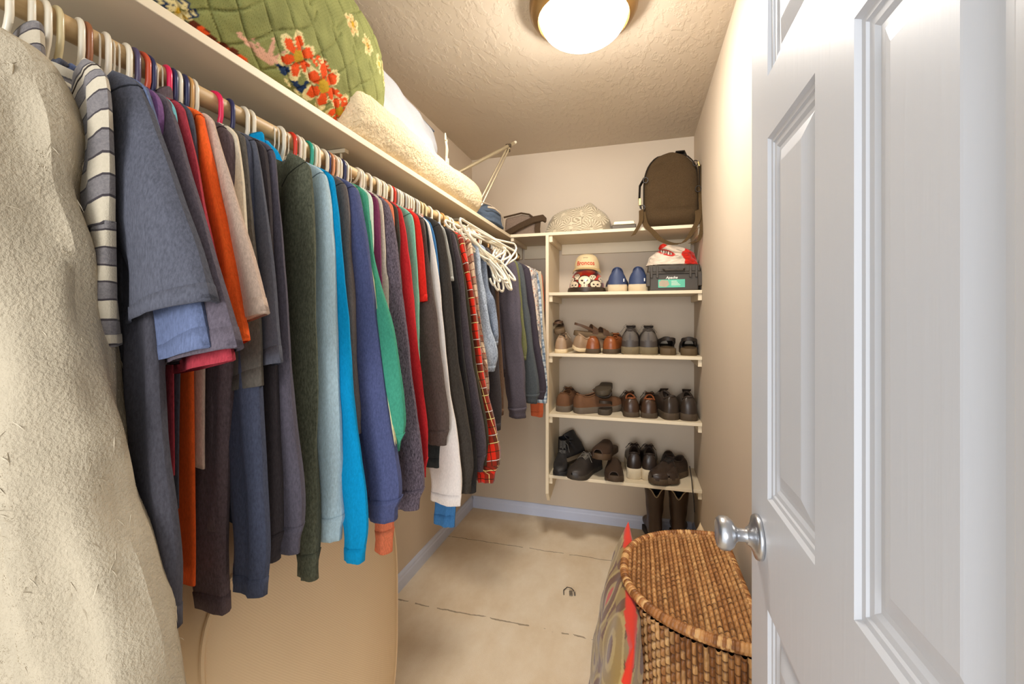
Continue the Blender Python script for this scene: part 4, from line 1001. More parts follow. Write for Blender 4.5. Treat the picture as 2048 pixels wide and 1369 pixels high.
# ------------------------------------------------------------------ backpack
def backpack():
    m = F((70, 54, 34), .10, 500, .4); dk = F((40, 32, 24), .08); rub = plain('dark_buckle', (40, 32, 24), .4); br = plain('brass', (170, 148, 96), .35, metal=.7)
    g = empty('backpack', (.178, 2.60, SZ[0]), 0, label='dark olive brown backpack standing on the top shelf, straps dangling', cat='backpack')
    W_, H = .146, .415
    def half(z):   # half width with the round top
        t = z/H
        return W_*(1 if t < .5 else (1-((t-.5)/.5)**2.7)**.45)*(.93+.07*min(1, t/.15))
    R = []
    for k in range(46):
        t = k/45; z = H*(.002+.996*(1-(1-t)**1.3) if t < 1 else 1)
        hw = max(.012, half(min(z, H*.998))); dp = .078*(min(1, (z/H)/.12)**.4)*(1-.35*(z/H)**3)
        ring = []
        for j in range(64):
            a = 2*math.pi*j/64; c, q = math.cos(a), math.sin(a)
            x = hw*math.copysign(abs(c)**.55, c); y = dp*math.copysign(abs(q)**.5, q)
            y += .008*nz(x*14, z*14, 2)
            if q < 0:
                y += .014*math.exp(-((z-.335-.25*(x+.08))/.014)**2)*math.exp(-((x+.07)/.055)**2)
                y += .012*math.exp(-((z-.095-.02*nz(x*10, 1, 1))/.012)**2)*math.exp(-((x-.03)/.10)**2)
                y += .008*math.exp(-((z-.18)/.016)**2)*math.exp(-((x+.06)/.05)**2)
            ring.append((x, y-.0, z+.006*math.copysign(1, c)*abs(c)*0))
        R.append(ring)
    v, f, uv = loft(np.array(R), True, True); mk('pack_body', v, f, m, g, uv)
    b = MB()
    edge = [(-half(z)*.985, -.045, z) for z in np.linspace(.03, H*.93, 18)]+[(x, -.035, H*.992-abs(x)*.16) for x in np.linspace(-.07, .07, 7)]+[(half(z)*.985, -.045, z) for z in np.linspace(H*.93, .03, 18)]
    b.tube(edge, .004, 6); b.build('piping', dk, g)
    b = MB(); b.strip([(.022, 0, H-.006), (.028, 0, H+.012), (.072, 0, H+.012), (.082, 0, H-.014)], (0, 1, 0), .05, .006); b.build('handle', dk, g)
    # side straps and buckles
    b = MB(); b.strip([(-.140, .0, .30), (-.165, -.02, .25), (-.168, -.04, .17), (-.160, -.07, .11)], (.3, 1, 0), .028, .004); b.build('side_strap', dk, g)
    for (bx, bz, r_) in ((-.135, .265, .013), (-.150, .115, .011), (.122, .335, .013), (.136, .195, .014)):
        q = MB(); q.tube([(bx+r_*math.cos(a), -.075, bz+r_*1.15*math.sin(a)) for a in np.linspace(0, 2*math.pi, 16, endpoint=False)], .0028, 6, closed=True); q.build('ring', rub, g)
    q = MB(); q.box(-.172, -.158, -.085, -.077, .125, .165); q.build('buckle', br, g, bevel=.002)
    q = MB(); q.tube([(.136, -.078, .34), (.142, -.08, .315)], .005, 8); q.build('snap_hook', br, g)
    q = MB(); q.tube([(.142, -.08, .315), (.140, -.08, .215)], .004, 8); q.build('cord', dk, g)
    # dangling webbing
    sf = YF-2.60-.008
    for pts, wd in (([(-.158, -.08, .10), (-.16, sf-.004, .03), (-.185, sf-.008, -.02), (-.20, sf-.008, -.045)], .026),
                    ([(-.150, -.08, .085), (-.135, sf-.002, .01), (-.10, sf-.010, -.03), (-.06, sf-.012, -.075), (-.005, sf-.014, -.102), (.04, sf-.014, -.104)], .028),
                    ([(.135, -.08, .08), (.130, sf-.002, .02), (.105, sf-.012, -.035), (.085, sf-.012, -.07), (.055, sf-.013, -.10)], .032),
                    ([(.148, -.05, .33), (.150, -.055, .2), (.150, -.085, .08), (.150, sf-.006, .0), (.147, sf-.012, -.04), (.13, sf-.012, -.095), (.09, sf-.012, -.10)], .024)):
        q = MB(); P = cr(pts, 22); q.strip(P, [(1, -.1, .35)]*22, wd, .003); q.build('webbing_strap', F((78, 60, 36), .12), g)
backpack()

# ------------------------------------------------------------------ second shelf: helmet, cap, blue shoes, case, mask
def text_mesh(s, size, bold=0.0, shear=0):
    cu = bpy.data.curves.new('lettering', 'FONT'); cu.body = s; cu.size = size; cu.extrude = .0004; cu.offset = bold; cu.shear = shear; cu.align_x = 'CENTER'; cu.align_y = 'CENTER'; cu.resolution_u = 3
    o = bpy.data.objects.new('lettering_tmp', cu); C.objects.link(o); bpy.context.view_layer.update()
    me = bpy.data.meshes.new_from_object(o.evaluated_get(bpy.context.evaluated_depsgraph_get())); bpy.data.objects.remove(o)
    bm = bmesh.new(); bm.from_mesh(me)
    for e in range(2): bmesh.ops.subdivide_edges(bm, edges=[q for q in bm.edges if q.calc_length() > size*.12], cuts=1)
    bm.to_mesh(me); bm.free(); return me
def helmet():
    z0 = SZ[1]; cx = -.293; cy = 2.625
    g = empty('skull_helmet', (cx, cy, z0), label='round helmet painted with pale skulls on red, under the cap', cat='helmet')
    red = np.array(lin((196, 40, 20))[:3]); bone = np.array(lin((222, 204, 172))[:3]); blk = np.array(lin((40, 26, 16))[:3]); dk = np.array(lin((92, 24, 14))[:3])
    def cf(u, v, p, uv):
        x, z = p[0], p[2]
        n = nz(x*28+3, p[1]*28, z*28)
        r = red if n > -.15 else dk
        if n > .32: r = np.array(lin((226, 90, 30))[:3])
        for (sx_, sz_, s) in ((0, .062, 1), (-.062, .038, .8), (.062, .040, .8), (-.082, .072, .55), (.092, .075, .5), (.0, .022, .6), (.045, .085, .5), (-.045, .092, .5)):
            dx, dz = (x-sx_)/s, (z-sz_)/s
            if p[1] > .02: continue
            inside = (dx/.034)**2+((dz-.004)/.027)**2 < 1 or (abs(dx) < .018 and -.036 < dz < 0)
            rim = (dx/.039)**2+((dz-.004)/.032)**2 < 1 or (abs(dx) < .023 and -.041 < dz < 0)
            if inside:
                r = bone
                if (abs(dx)-.013)**2/.0075**2+(dz-.002-.15*abs(dx))**2/.0058**2 < 1: r = blk
                if abs(dx) < .004 and -.016 < dz < -.006: r = blk
                if -.032 < dz < -.020 and abs((dx*200) % 1-.5) > .38: r = blk
                break
            if rim: r = blk
        return (*r, 1)
    def fn(u, v):
        a = 2*math.pi*u; th = v*math.pi/2*.96
        return (.103*math.cos(th)**.7*math.cos(a), .125*math.cos(th)**.7*math.sin(a), .022+.118*math.sin(th))
    soft('shell', fn, 220, 90, vcol_mat('helmet_paint', .3, 200, .05, .001, coat=.4), g, cf)
    b = MB(); b.lathe([(.095, 0), (.111, .001), (.113, .012), (.109, .028), (.104, .03)], 48, sy=1.16); b.build('rim', plain('helmet_rim', (58, 46, 34), .4), g, label='dark brown rim')
    c = empty('baseball_cap', (cx+.003, cy-.01, z0+.139), .0, label='beige baseball cap with red lettering resting on the skull helmet', cat='cap')
    cm = F((206, 184, 142), .05)
    def crown(u, v):
        a = 2*math.pi*u; th = v*math.pi/2*.97; c_ = math.cos(th)**.52
        return (.074*c_*math.cos(a), .088*c_*math.sin(a), -.004+.094*math.sin(th)**.95)
    soft('crown', crown, 72, 30, cm, c)
    b = MB(); P = []
    n = 24; top = []; bot = []
    for i in range(n+1):
        a = math.pi+math.pi*i/n; cc, q = math.cos(a), math.sin(a)
        inner = (.075*cc, .086*q, .0); outer = (.082*cc, .088*q-.052*abs(q)**.8, -.010+.004*abs(q)-.012*abs(cc)**3)
        P.append((inner, outer))
    v = []
    for (i_, o_) in P:
        mid = tuple((i_[k]+o_[k])/2+(.005 if k == 2 else 0) for k in range(3))
        v += [i_, mid, o_, (o_[0], o_[1], o_[2]-.003), (mid[0], mid[1], mid[2]-.003), (i_[0], i_[1], i_[2]-.003)]
    f = [(k*6+j, k*6+(j+1) % 6, (k+1)*6+(j+1) % 6, (k+1)*6+j) for k in range(n) for j in range(6)]
    b.add(v, f); b.build('brim', F((190, 162, 112), .05), c)
    b = MB(); b.lathe([(.001, .0), (.006, .0), (.005, .004), (.001, .005)], 12, origin=(0, 0, .089)); b.build('button', cm, c)
    rd = plain('cap_lettering', (196, 62, 34), .7)
    def wrap(me, zc, nm, m_, lift=.0016):
        for vt in me.vertices:
            x, yy, d = vt.co; a = -math.pi/2+x/.080; z = zc+yy; th = math.asin(max(-1, min(.999, (max(z, 0)+.004)/.094)))
            c_ = math.cos(th)**.52; vt.co = ((.074*c_+lift+d)*math.cos(a), (.088*c_+lift+d)*math.sin(a), z)
        me.materials.clear(); me.materials.append(m_); o = bpy.data.objects.new(nm, me); C.objects.link(o); o.parent = c; return o
    me = text_mesh('Broncos', .036, .0006); wrap(me, .030, 'lettering', rd)
    me = text_mesh('BRONCOS', .007, .0); wrap(me, .062, 'small_lettering', plain('grey_letter', (110, 96, 80), .7))
helmet()
def case_():
    z0 = SZ[1]; cx = .190; cy = 2.63
    g = empty('utility_case', (cx, cy, z0), label='black ribbed plastic utility case with a green label on its front', cat='case')
    m = plain('case_plastic', (66, 58, 48), .5, var=.02, bump=.1); W_, D = .138, .10
    b = MB(); b.prism([(-W_+.012, .0), (W_-.012, .0), (W_-.004, .098), (-W_+.004, .098)], -D, D, 'y'); b.build('base', m, g, bevel=.006, seg=3, smooth=True)
    b = MB(); b.prism([(-W_, .101), (W_, .101), (W_-.004, .142), (-W_+.004, .142)], -D-.004, D, 'y')
    b.build('lid', m, g, bevel=.007, seg=3)
    b = MB(); b.box(-W_-.003, W_+.003, -D-.009, D, .094, .103)
    for x in (-.115, -.085, .085, .115): b.box(x-.006, x+.006, -D-.011, -D, .072, .135)
    for x in (-.06, -.02, .02, .06): b.box(x-.004, x+.004, -D-.006, -D, .105, .128)
    b.build('ribs', m, g, bevel=.0015)
    b = MB(); b.box(-W_-.006, -W_+.016, -D-.014, -D+.01, .025, .10); b.build('latch', m, g, bevel=.003)
    b = MB(); b.box(W_-.016, W_+.006, -D-.014, -D+.01, .025, .10); b.build('latch', m, g, bevel=.003)
    b = MB(); b.tube([(-.055, -D-.004, .118), (-.045, -D-.022, .112), (.045, -D-.022, .112), (.055, -D-.004, .118)], .005, 8); b.build('handle', m, g)
    lab = MB(); lab.box(-.080, .058, -D-.0042, -D-.0030, .018, .062); lo = lab.build('label', plain('label_green', (96, 186, 156), .6), g, label='green printed label', smooth=False)
    lo.location.y = .0; 
    p = MB(); p.prism([(-.074, .026), (-.040, .020), (-.022, .034), (-.030, .056), (-.062, .060), (-.076, .048)], -D-.0052, -D-.0044, 'y'); p.build('picture', plain('label_picture', (176, 160, 136), .6), lo, smooth=False)
    for k in range(4): q = MB(); q.box(-.012, .034-.006*k, -D-.0050, -D-.0044, .030+.007*k, .0325+.007*k); q.build('print_line', plain('label_white', (232, 230, 216), .6), lo, smooth=False)
    for s, sz, x, z in (('Apache', .020, -.010, .072), ('WATERTIGHT', .006, .045, .072)):
        me = text_mesh(s, sz, .0004, .2 if s == 'Apache' else 0)
        for vt in me.vertices: a, b_, d = vt.co; vt.co = (x+a, -D-.0004-d-.002, z+b_)
        me.materials.clear(); me.materials.append(plain('white_letter', (236, 232, 220), .6))
        if s == 'Apache': o = bpy.data.objects.new('lettering', me); C.objects.link(o); o.parent = g
    # mask
    h = empty('clown_mask', (cx-.005, cy-.02, z0+.1465), .0, label='white and red rubber clown mask lying sideways on the utility case', cat='mask')
    wm = np.array(lin((222, 204, 182))[:3]); rd = np.array(lin((206, 34, 14))[:3]); bk = np.array(lin((50, 36, 28))[:3])
    def cf(u, v, p, uv):
        x, y, z = p; r = wm
        if x > .055+.012*math.sin(z*90)+.01*nz(x*60, z*60, y*60): r = rd*(1+.25*nz(x*90, y*90, z*90))
        d = ((x+.035)/.048)**2+((z-.066+.35*(x+.035))/.017)**2
        if y < .0:
            if d < 1: r = rd*.8
            if ((x+.033)/.034)**2+((z-.066+.35*(x+.033))/.009)**2 < 1:
                r = bk if math.sin(x*520) < .2 else wm
            if ((x-.02)/.012)**2+((z-.045)/.004)**2 < 1 or ((x-.035)/.016)**2+((z-.078+.4*(x-.035))/.004)**2 < 1: r = wm*.55
        return (*r, 1)
    def fn(u, v):
        a = 2*math.pi*u; t = v; c, q = math.cos(a), math.sin(a)
        k = (1-t**2.6)**.5 if t < 1 else 0
        w_ = 1+.10*fbm(c*1.7+2, q*1.7, t*2.6, 3)
        hh = .098*t*(1+.10*math.cos(a*1)+.18*math.exp(-((c+.35)**2)*8))
        x = 0.134*k*w_*c; z = hh
        z += .010*math.exp(-((x+.035)/.05)**2)*(t > .5)
        y = .085*k*w_*q
        y -= .012*math.exp(-((x-.03)/.02)**2-((z-.04)/.02)**2) if q < 0 else 0
        return (x, y, max(.001, z))
    soft('face', fn, 200, 100, vcol_mat('rubber_mask', .55, 160, .35, .003), h, cf)
    b = MB(); b.lathe([(.001, -.026), (.018, -.018), (.027, 0), (.018, .018), (.001, .026)], 20, origin=(-.045, -.02, .098)); b.build('nose', plain('mask_red', (206, 36, 18), .5), h, label='round red nose', sharp=80)
case_()

# ------------------------------------------------------------------ shoes
ST = [0, .03, .10, .2, .32, .45, .58, .70, .82, .92, .98, 1]
SW = [.004, .024, .0335, .0345, .033, .034, .039, .0445, .0445, .036, .020, .004]
HT = {'oxford': [.060, .066, .068, .060, .062, .070, .066, .052, .044, .038, .030, .024],
      'sneaker': [.070, .082, .078, .068, .078, .088, .078, .060, .050, .044, .034, .026],
      'knit': [.088, .092, .086, .060, .058, .066, .064, .056, .048, .040, .030, .024],
      'loafer': [.054, .060, .058, .048, .046, .056, .060, .050, .042, .036, .028, .022]}
def interp(s, arr):
    if arr is SW and s < .1: return .0045+.029*math.sqrt(max(0, 1-(1-s/.1)**2))
    return float(np.interp(s, ST, arr))
def foot_outline(L_, n=26, grow=0.0):
    out = []
    ss = np.linspace(0, 1, n)**1.25
    for s in ss: out.append((interp(s, SW)+grow, s*L_, s))
    return [(x+.004*math.sin(math.pi*s), y) for x, y, s in out]+[(-x+.004*math.sin(math.pi*s), y) for x, y, s in reversed(out)]
def sole_mb(L_, zs, heel=False, tread=False, grow=.002):
    b = MB(); o = foot_outline(L_, 26, grow); cx = sum(p[0] for p in o)/len(o); cy = L_/2; R = []
    for z, k in ((0, .95), (.003, 1.0), (zs*.6, 1.0), (zs, .985), (zs+.002, .93)):
        ring = []
        for (x, y) in o:
            toe = max(0, (y/L_-.75)/.25)*.012
            zz = z+toe*(1-z/zs*.2)
            if heel and z == 0 and .33 < y/L_ < .62: zz += zs*.45
            if tread and z == 0 and int(y/.012) % 2: zz += .004
            ring.append((cx*0+x*k, cy+(y-cy)*(1-(1-k)*.25), zz))
        R.append(ring)
    v, f, uv = loft(np.array(R), True, True); b.add(v, f); return b
def shoe(x, y, z, rz, style, upper, sole, label, group=None, L_=.285, s=1.12, zs=.022, lining=None, laces=None, collar=None, rx=0, ry=0, heelpatch=None, name='shoe', tread=False, bump=.1, rough=.45, cat='shoe', logo=None, wx=1.14):
    g = empty(name, (x, y, z), rz, label=label, cat=cat, group=group, rx=rx, ry=ry, s=s); g.scale[0] = s*wx
    um = plain('shoe_%d_%d_%d_%d' % (*upper, int(rough*100)), upper, rough, var=.08, nscale=40, bump=bump, bscale=180); sm = plain('sole_%d_%d_%d' % sole, sole, .7, var=.06, nscale=40)
    lm = plain('lining_%d_%d_%d' % (lining or (34, 28, 24)), lining or (34, 28, 24), .9)
    sole_mb(L_, zs, heel=style in ('oxford', 'loafer'), tread=tread).build('sole', sm, g, sharp=50)
    H = HT[style]; nr, n = 44, 36; R = []
    mi_grid = []
    for i in range(nr):
        t = (i/(nr-1))**1.35; wv = interp(t, SW); h = interp(t, H); row = []
        for j in range(n):
            a = math.pi*j/(n-1); c = math.cos(a); q = math.sin(a)
            x_ = wv*math.copysign(abs(c)**.8, c)+.004*math.sin(math.pi*t); zz = zs+h*q**.75
            if style == 'knit' and t < .5: x_ *= 1-.62*q**2.2*(1-t/.5)
            yy = t*L_
            if t < .12: yy += .012*(q**1.5)*(1-t/.12)-.004*math.sin(math.pi*q)*(1-t/.12)
            op = .05 < t < .44
            if op:
                wo = .62*math.sin(math.pi*(t-.05)/.39)**.35
                if abs(c)**.8 < wo:
                    zz = zs+.012+.004*abs(c); x_ *= .96
            row.append((x_, yy, zz))
        R.append(row)
    R = np.array(R); v = R.reshape(-1, 3); f = []; mi = []
    for i in range(nr-1):
        t = ((i+.5)/(nr-1))**1.35
        for j in range(n-1):
            f.append((i*n+j, i*n+j+1, (i+1)*n+j+1, (i+1)*n+j)); a = math.pi*(j+.5)/(n-1); c = abs(math.cos(a))**.8
            low = np.mean([v[k][2] for k in f[-1]])
            mi.append(1 if (.05 < t < .45 and low < zs+.032 and c < .72) else (2 if (heelpatch and t < .10 and low > zs+.03) else 0))
    f.append(tuple(reversed(range(n)))); mi.append(0)
    hm = plain('heel_%d_%d_%d' % heelpatch, heelpatch, .6) if heelpatch else um
    uo = mk('upper', v, f, um, g, mats=[um, lm, hm], mi=mi); bm = bmesh.new(); bm.from_mesh(uo.data); bmesh.ops.recalc_face_normals(bm, faces=bm.faces); bm.to_mesh(uo.data); bm.free()
    b = MB()      # padded rim of the opening
    pts = []
    for k in range(30):
        u = 2*math.pi*k/30; t = .245+.195*math.cos(u); wv = interp(t, SW); so = .62*max(.02, math.sin(math.pi*min(.999, max(.001, (t-.05)/.39))))**.35
        c_ = so*math.copysign(1, math.sin(u)) if abs(math.sin(u)) > .02 else 0
        cx_ = math.sin(u)*.62; a_ = math.acos(max(-1, min(1, math.copysign(abs(cx_)**(1/.8), cx_))))
        pts.append((wv*cx_+.004*math.sin(math.pi*t), t*L_, zs+interp(t, H)*math.sin(a_)**.75+.001))
    b.tube(pts, .0035 if style != 'sneaker' else .0055, 8, closed=True); b.build('rim', plain('rim_%d_%d_%d' % (collar or upper), collar or upper, .6), g)
    if style in ('oxford', 'sneaker'):
        b = MB(); h0 = interp(.44, H)+zs; b.strip([(.004, .60*L_, zs+interp(.60, H)+.002), (.004, .48*L_, zs+interp(.48, H)+.004), (.004, .43*L_, h0+.008), (.004, .41*L_, h0+.014)], (1, 0, 0), [.02, .03, .036, .038], .004); b.build('tongue', um, g)
        if laces:
            b = MB()
            for t in (.46, .50, .54, .58):
                hh = zs+interp(t, H); b.tube([(-.017, t*L_-.003, hh-.001), (0, t*L_+.003, hh+.008), (.022, t*L_-.003, hh-.001)], .0019, 6)
                b.tube([(.022, t*L_-.003, hh-.001), (0, t*L_+.008, hh+.009), (-.017, (t+.03)*L_, hh-.003)], .0017, 6)
            hh = zs+interp(.45, H)
            for sg in (-1, 1): b.tube([(0, .455*L_, hh+.009), (sg*.016, .445*L_, hh+.018), (sg*.026, .455*L_, hh+.006), (sg*.006, .46*L_, hh+.009)], .0017, 6); b.tube([(0, .455*L_, hh+.009), (sg*.02, .50*L_, hh+.006), (sg*.038, .54*L_, hh-.022)], .0015, 6)
            b.build('laces', plain('lace_%d_%d_%d' % laces, laces, .8), g)
    if logo:
        b = MB(); b.box(.0225, .026, -.002, .016, zs+.014, zs+.030); b.build('side_tab', plain('tab', (230, 226, 220), .6), g, label='small white tab')
    return g
def sandal(x, y, z, rz, up, sole, label, group=None, rx=0, ry=0, s=1.12, zs=.030, L_=.275, heelstrap=True, closed=False, name='sandal', cat='sandal'):
    g = empty(name, (x, y, z), rz, label=label, cat=cat, group=group, rx=rx, ry=ry, s=s)
    sm = plain('sole_%d_%d_%d' % sole, sole, .7, var=.06, nscale=40); um = plain('strap_%d_%d_%d' % up, up, .6, var=.07, nscale=40, bump=.1)
    sole_mb(L_, zs, grow=.003).build('sole', sm, g, sharp=50)
    def arch(t0, t1, h, th=.004, spread=0):
        v = []; f = []; n = 16; stn = np.linspace(t0, t1, 8)
        for t in stn:
            wv = interp(t, SW)+.003
            for j in range(n):
                a = math.pi*j/(n-1); c = math.cos(a); q = math.sin(a); hh = h*(1-.35*((t-t0)/(t1-t0+1e-6)))
                v.append((wv*math.copysign(abs(c)**.8, c)+.004, t*L_, zs-.006+hh*q**.7))
        k = len(v)
        for t in stn:
            wv = interp(t, SW)+.003-th
            for j in range(n):
                a = math.pi*j/(n-1); c = math.cos(a); q = math.sin(a); hh = h*(1-.35*((t-t0)/(t1-t0+1e-6)))
                v.append((wv*math.copysign(abs(c)**.8, c)+.004, t*L_, zs-.006+(hh-th)*q**.7))
        m_ = len(stn)
        for i in range(m_-1):
            for j in range(n-1): a0 = i*n+j; f.append((a0, a0+1, a0+n+1, a0+n)); f.append((k+a0, k+a0+n, k+a0+n+1, k+a0+1))
        for j in range(n-1): f.append((j, k+j, k+j+1, j+1)); e = (m_-1)*n+j; f.append((e, e+1, k+e+1, k+e))
        return MB().add(v, f)
    if closed: arch(.42, .97, .060).build('upper', um, g)
    else:
        arch(.66, .82, .050).build('front_strap', um, g); arch(.40, .54, .062).build('instep_strap', um, g)
    if heelstrap:
        b = MB(); P = cr([(.036, .47*L_, zs+.012), (.036, .2*L_, zs+.036), (.022, .03*L_, zs+.045), (0, -.004, zs+.047), (-.020, .03*L_, zs+.045), (-.030, .2*L_, zs+.036), (-.030, .47*L_, zs+.012)], 26)
        b.strip(P, [(0, .1, 1)]*26, .016, .004); b.build('heel_strap', um, g)
    return g
XZ = lambda px, Y: atY(px, Y)
z3, z4, z5, z2 = SZ[2], SZ[3], SZ[4], SZ[1]
bn = (118, 66, 34)
# second shelf
for px, rz, lab in ((1234, .06, 'blue and grey knit shoe nearer the skull helmet, heel outward'), (1275, -.06, 'blue and grey knit shoe nearer the utility case, heel outward')):
    shoe(XZ(px, 2.56), 2.56, z2, rz, 'knit', (54, 66, 98), (206, 186, 152), lab, 'pair of blue shoes', s=1.08, wx=1.45, zs=.040, laces=(170, 150, 120), lining=(60, 56, 60), logo=True)
# third shelf
shoe(XZ(1120, 2.54), 2.54, z3, 0, 'sneaker', (160, 132, 104), (222, 200, 160), 'tan canvas shoe standing upright under the sandals', 'pair of tan canvas shoes', s=.92, zs=.024, laces=(200, 180, 150))
shoe(XZ(1147, 2.55), 2.55, z3+.022, -.75, 'sneaker', (158, 130, 102), (222, 200, 160), 'tan canvas shoe tipped over sideways under the sandals', 'pair of tan canvas shoes', s=.92, zs=.024, laces=(200, 180, 150), ry=math.radians(22))
sandal(XZ(1121, 2.60), 2.60, z3+.112, .25, (84, 60, 42), (104, 84, 60), 'brown sandal lying on the upright tan shoe', 'pair of brown sandals', rx=math.radians(4), ry=math.radians(-12), s=.9)
sandal(XZ(1148, 2.56), 2.56, z3+.105, -1.05, (84, 60, 42), (104, 84, 60), 'brown sandal lying across the tipped tan shoe', 'pair of brown sandals', rx=math.radians(-6), ry=math.radians(6), s=.9)
for px, rz, lab in ((1184, .03, 'tan brown leather shoe, straight one of its pair'), (1216, -.25, 'tan brown leather shoe turned slightly, next to the sneakers')):
    shoe(XZ(px, 2.545), 2.545, z3, rz, 'oxford', (136, 74, 36), (78, 62, 44), lab, 'pair of tan brown leather shoes', s=1.05, zs=.026, laces=(70, 44, 26), lining=(60, 36, 22), rough=.35)
for px, lab in ((1260, 'dark grey hiking sneaker beside the tan brown shoes'), (1297, 'dark grey hiking sneaker beside the black sandals')):
    shoe(XZ(px, 2.55), 2.55, z3, .02, 'sneaker', (66, 58, 52), (112, 98, 72), lab, 'pair of hiking sneakers', s=1.17, wx=1.25, zs=.036, laces=(150, 140, 126), heelpatch=(86, 78, 70), tread=True)
for px, rz, lab in ((1337, .05, 'black closed slide beside the hiking sneakers'), (1377, -.1, 'black closed slide nearest the right wall')):
    sandal(XZ(px, 2.545), 2.545, z3, rz+math.pi*0, (44, 36, 30), (88, 70, 46), lab, 'pair of black slides', s=1.18, heelstrap=True, closed=True, name='slide_sandal')
# fourth shelf
shoe(XZ(1123, 2.56), 2.56, z4, -.12, 'oxford', (102, 68, 42), (98, 86, 72), 'brown suede shoe next to the side panel', 'pair of brown suede shoes', s=1.12, zs=.032, rough=.8, lining=(46, 34, 26), laces=(60, 44, 32))
shoe(XZ(1149, 2.56), 2.56, z4, -.95, 'oxford', (104, 70, 44), (98, 86, 72), 'brown suede shoe turned sideways beside the stacked sandals', 'pair of brown suede shoes', s=1.12, zs=.032, rough=.8, lining=(46, 34, 26), laces=(60, 44, 32))
sandal(XZ(1207, 2.54), 2.54, z4, -.05, (56, 46, 36), (66, 56, 44), 'dark sandal at the bottom of the stacked two', 'stacked dark sandals', s=1.0)
sandal(XZ(1208, 2.55), 2.80, z4+.155, math.pi-.05, (56, 46, 36), (70, 60, 46), 'dark sandal upturned on top of the stacked two', 'stacked dark sandals', s=1.0, ry=math.pi)
for px, rz, lab in ((1264, .14, 'dark dress shoe with tan inside, beside the stacked sandals'), (1297, -.03, 'dark dress shoe with tan inside, beside the black loafers')):
    shoe(XZ(px, 2.53), 2.53, z4, rz, 'oxford', (64, 44, 30), (72, 58, 42), lab, 'pair of dark dress shoes', s=1.14, zs=.026, collar=(150, 84, 46), lining=(140, 74, 40), laces=(50, 36, 26), rough=.35)
for px, rz, lab in ((1347, .35, 'black loafer angled left on the fourth shelf'), (1379, .05, 'black loafer nearest the right wall')):
    shoe(XZ(px, 2.525), 2.525, z4, rz, 'sneaker', (54, 44, 36), (74, 60, 44), lab, 'pair of black loafers', s=1.13, zs=.034, lining=(16, 18, 26), rough=.35)
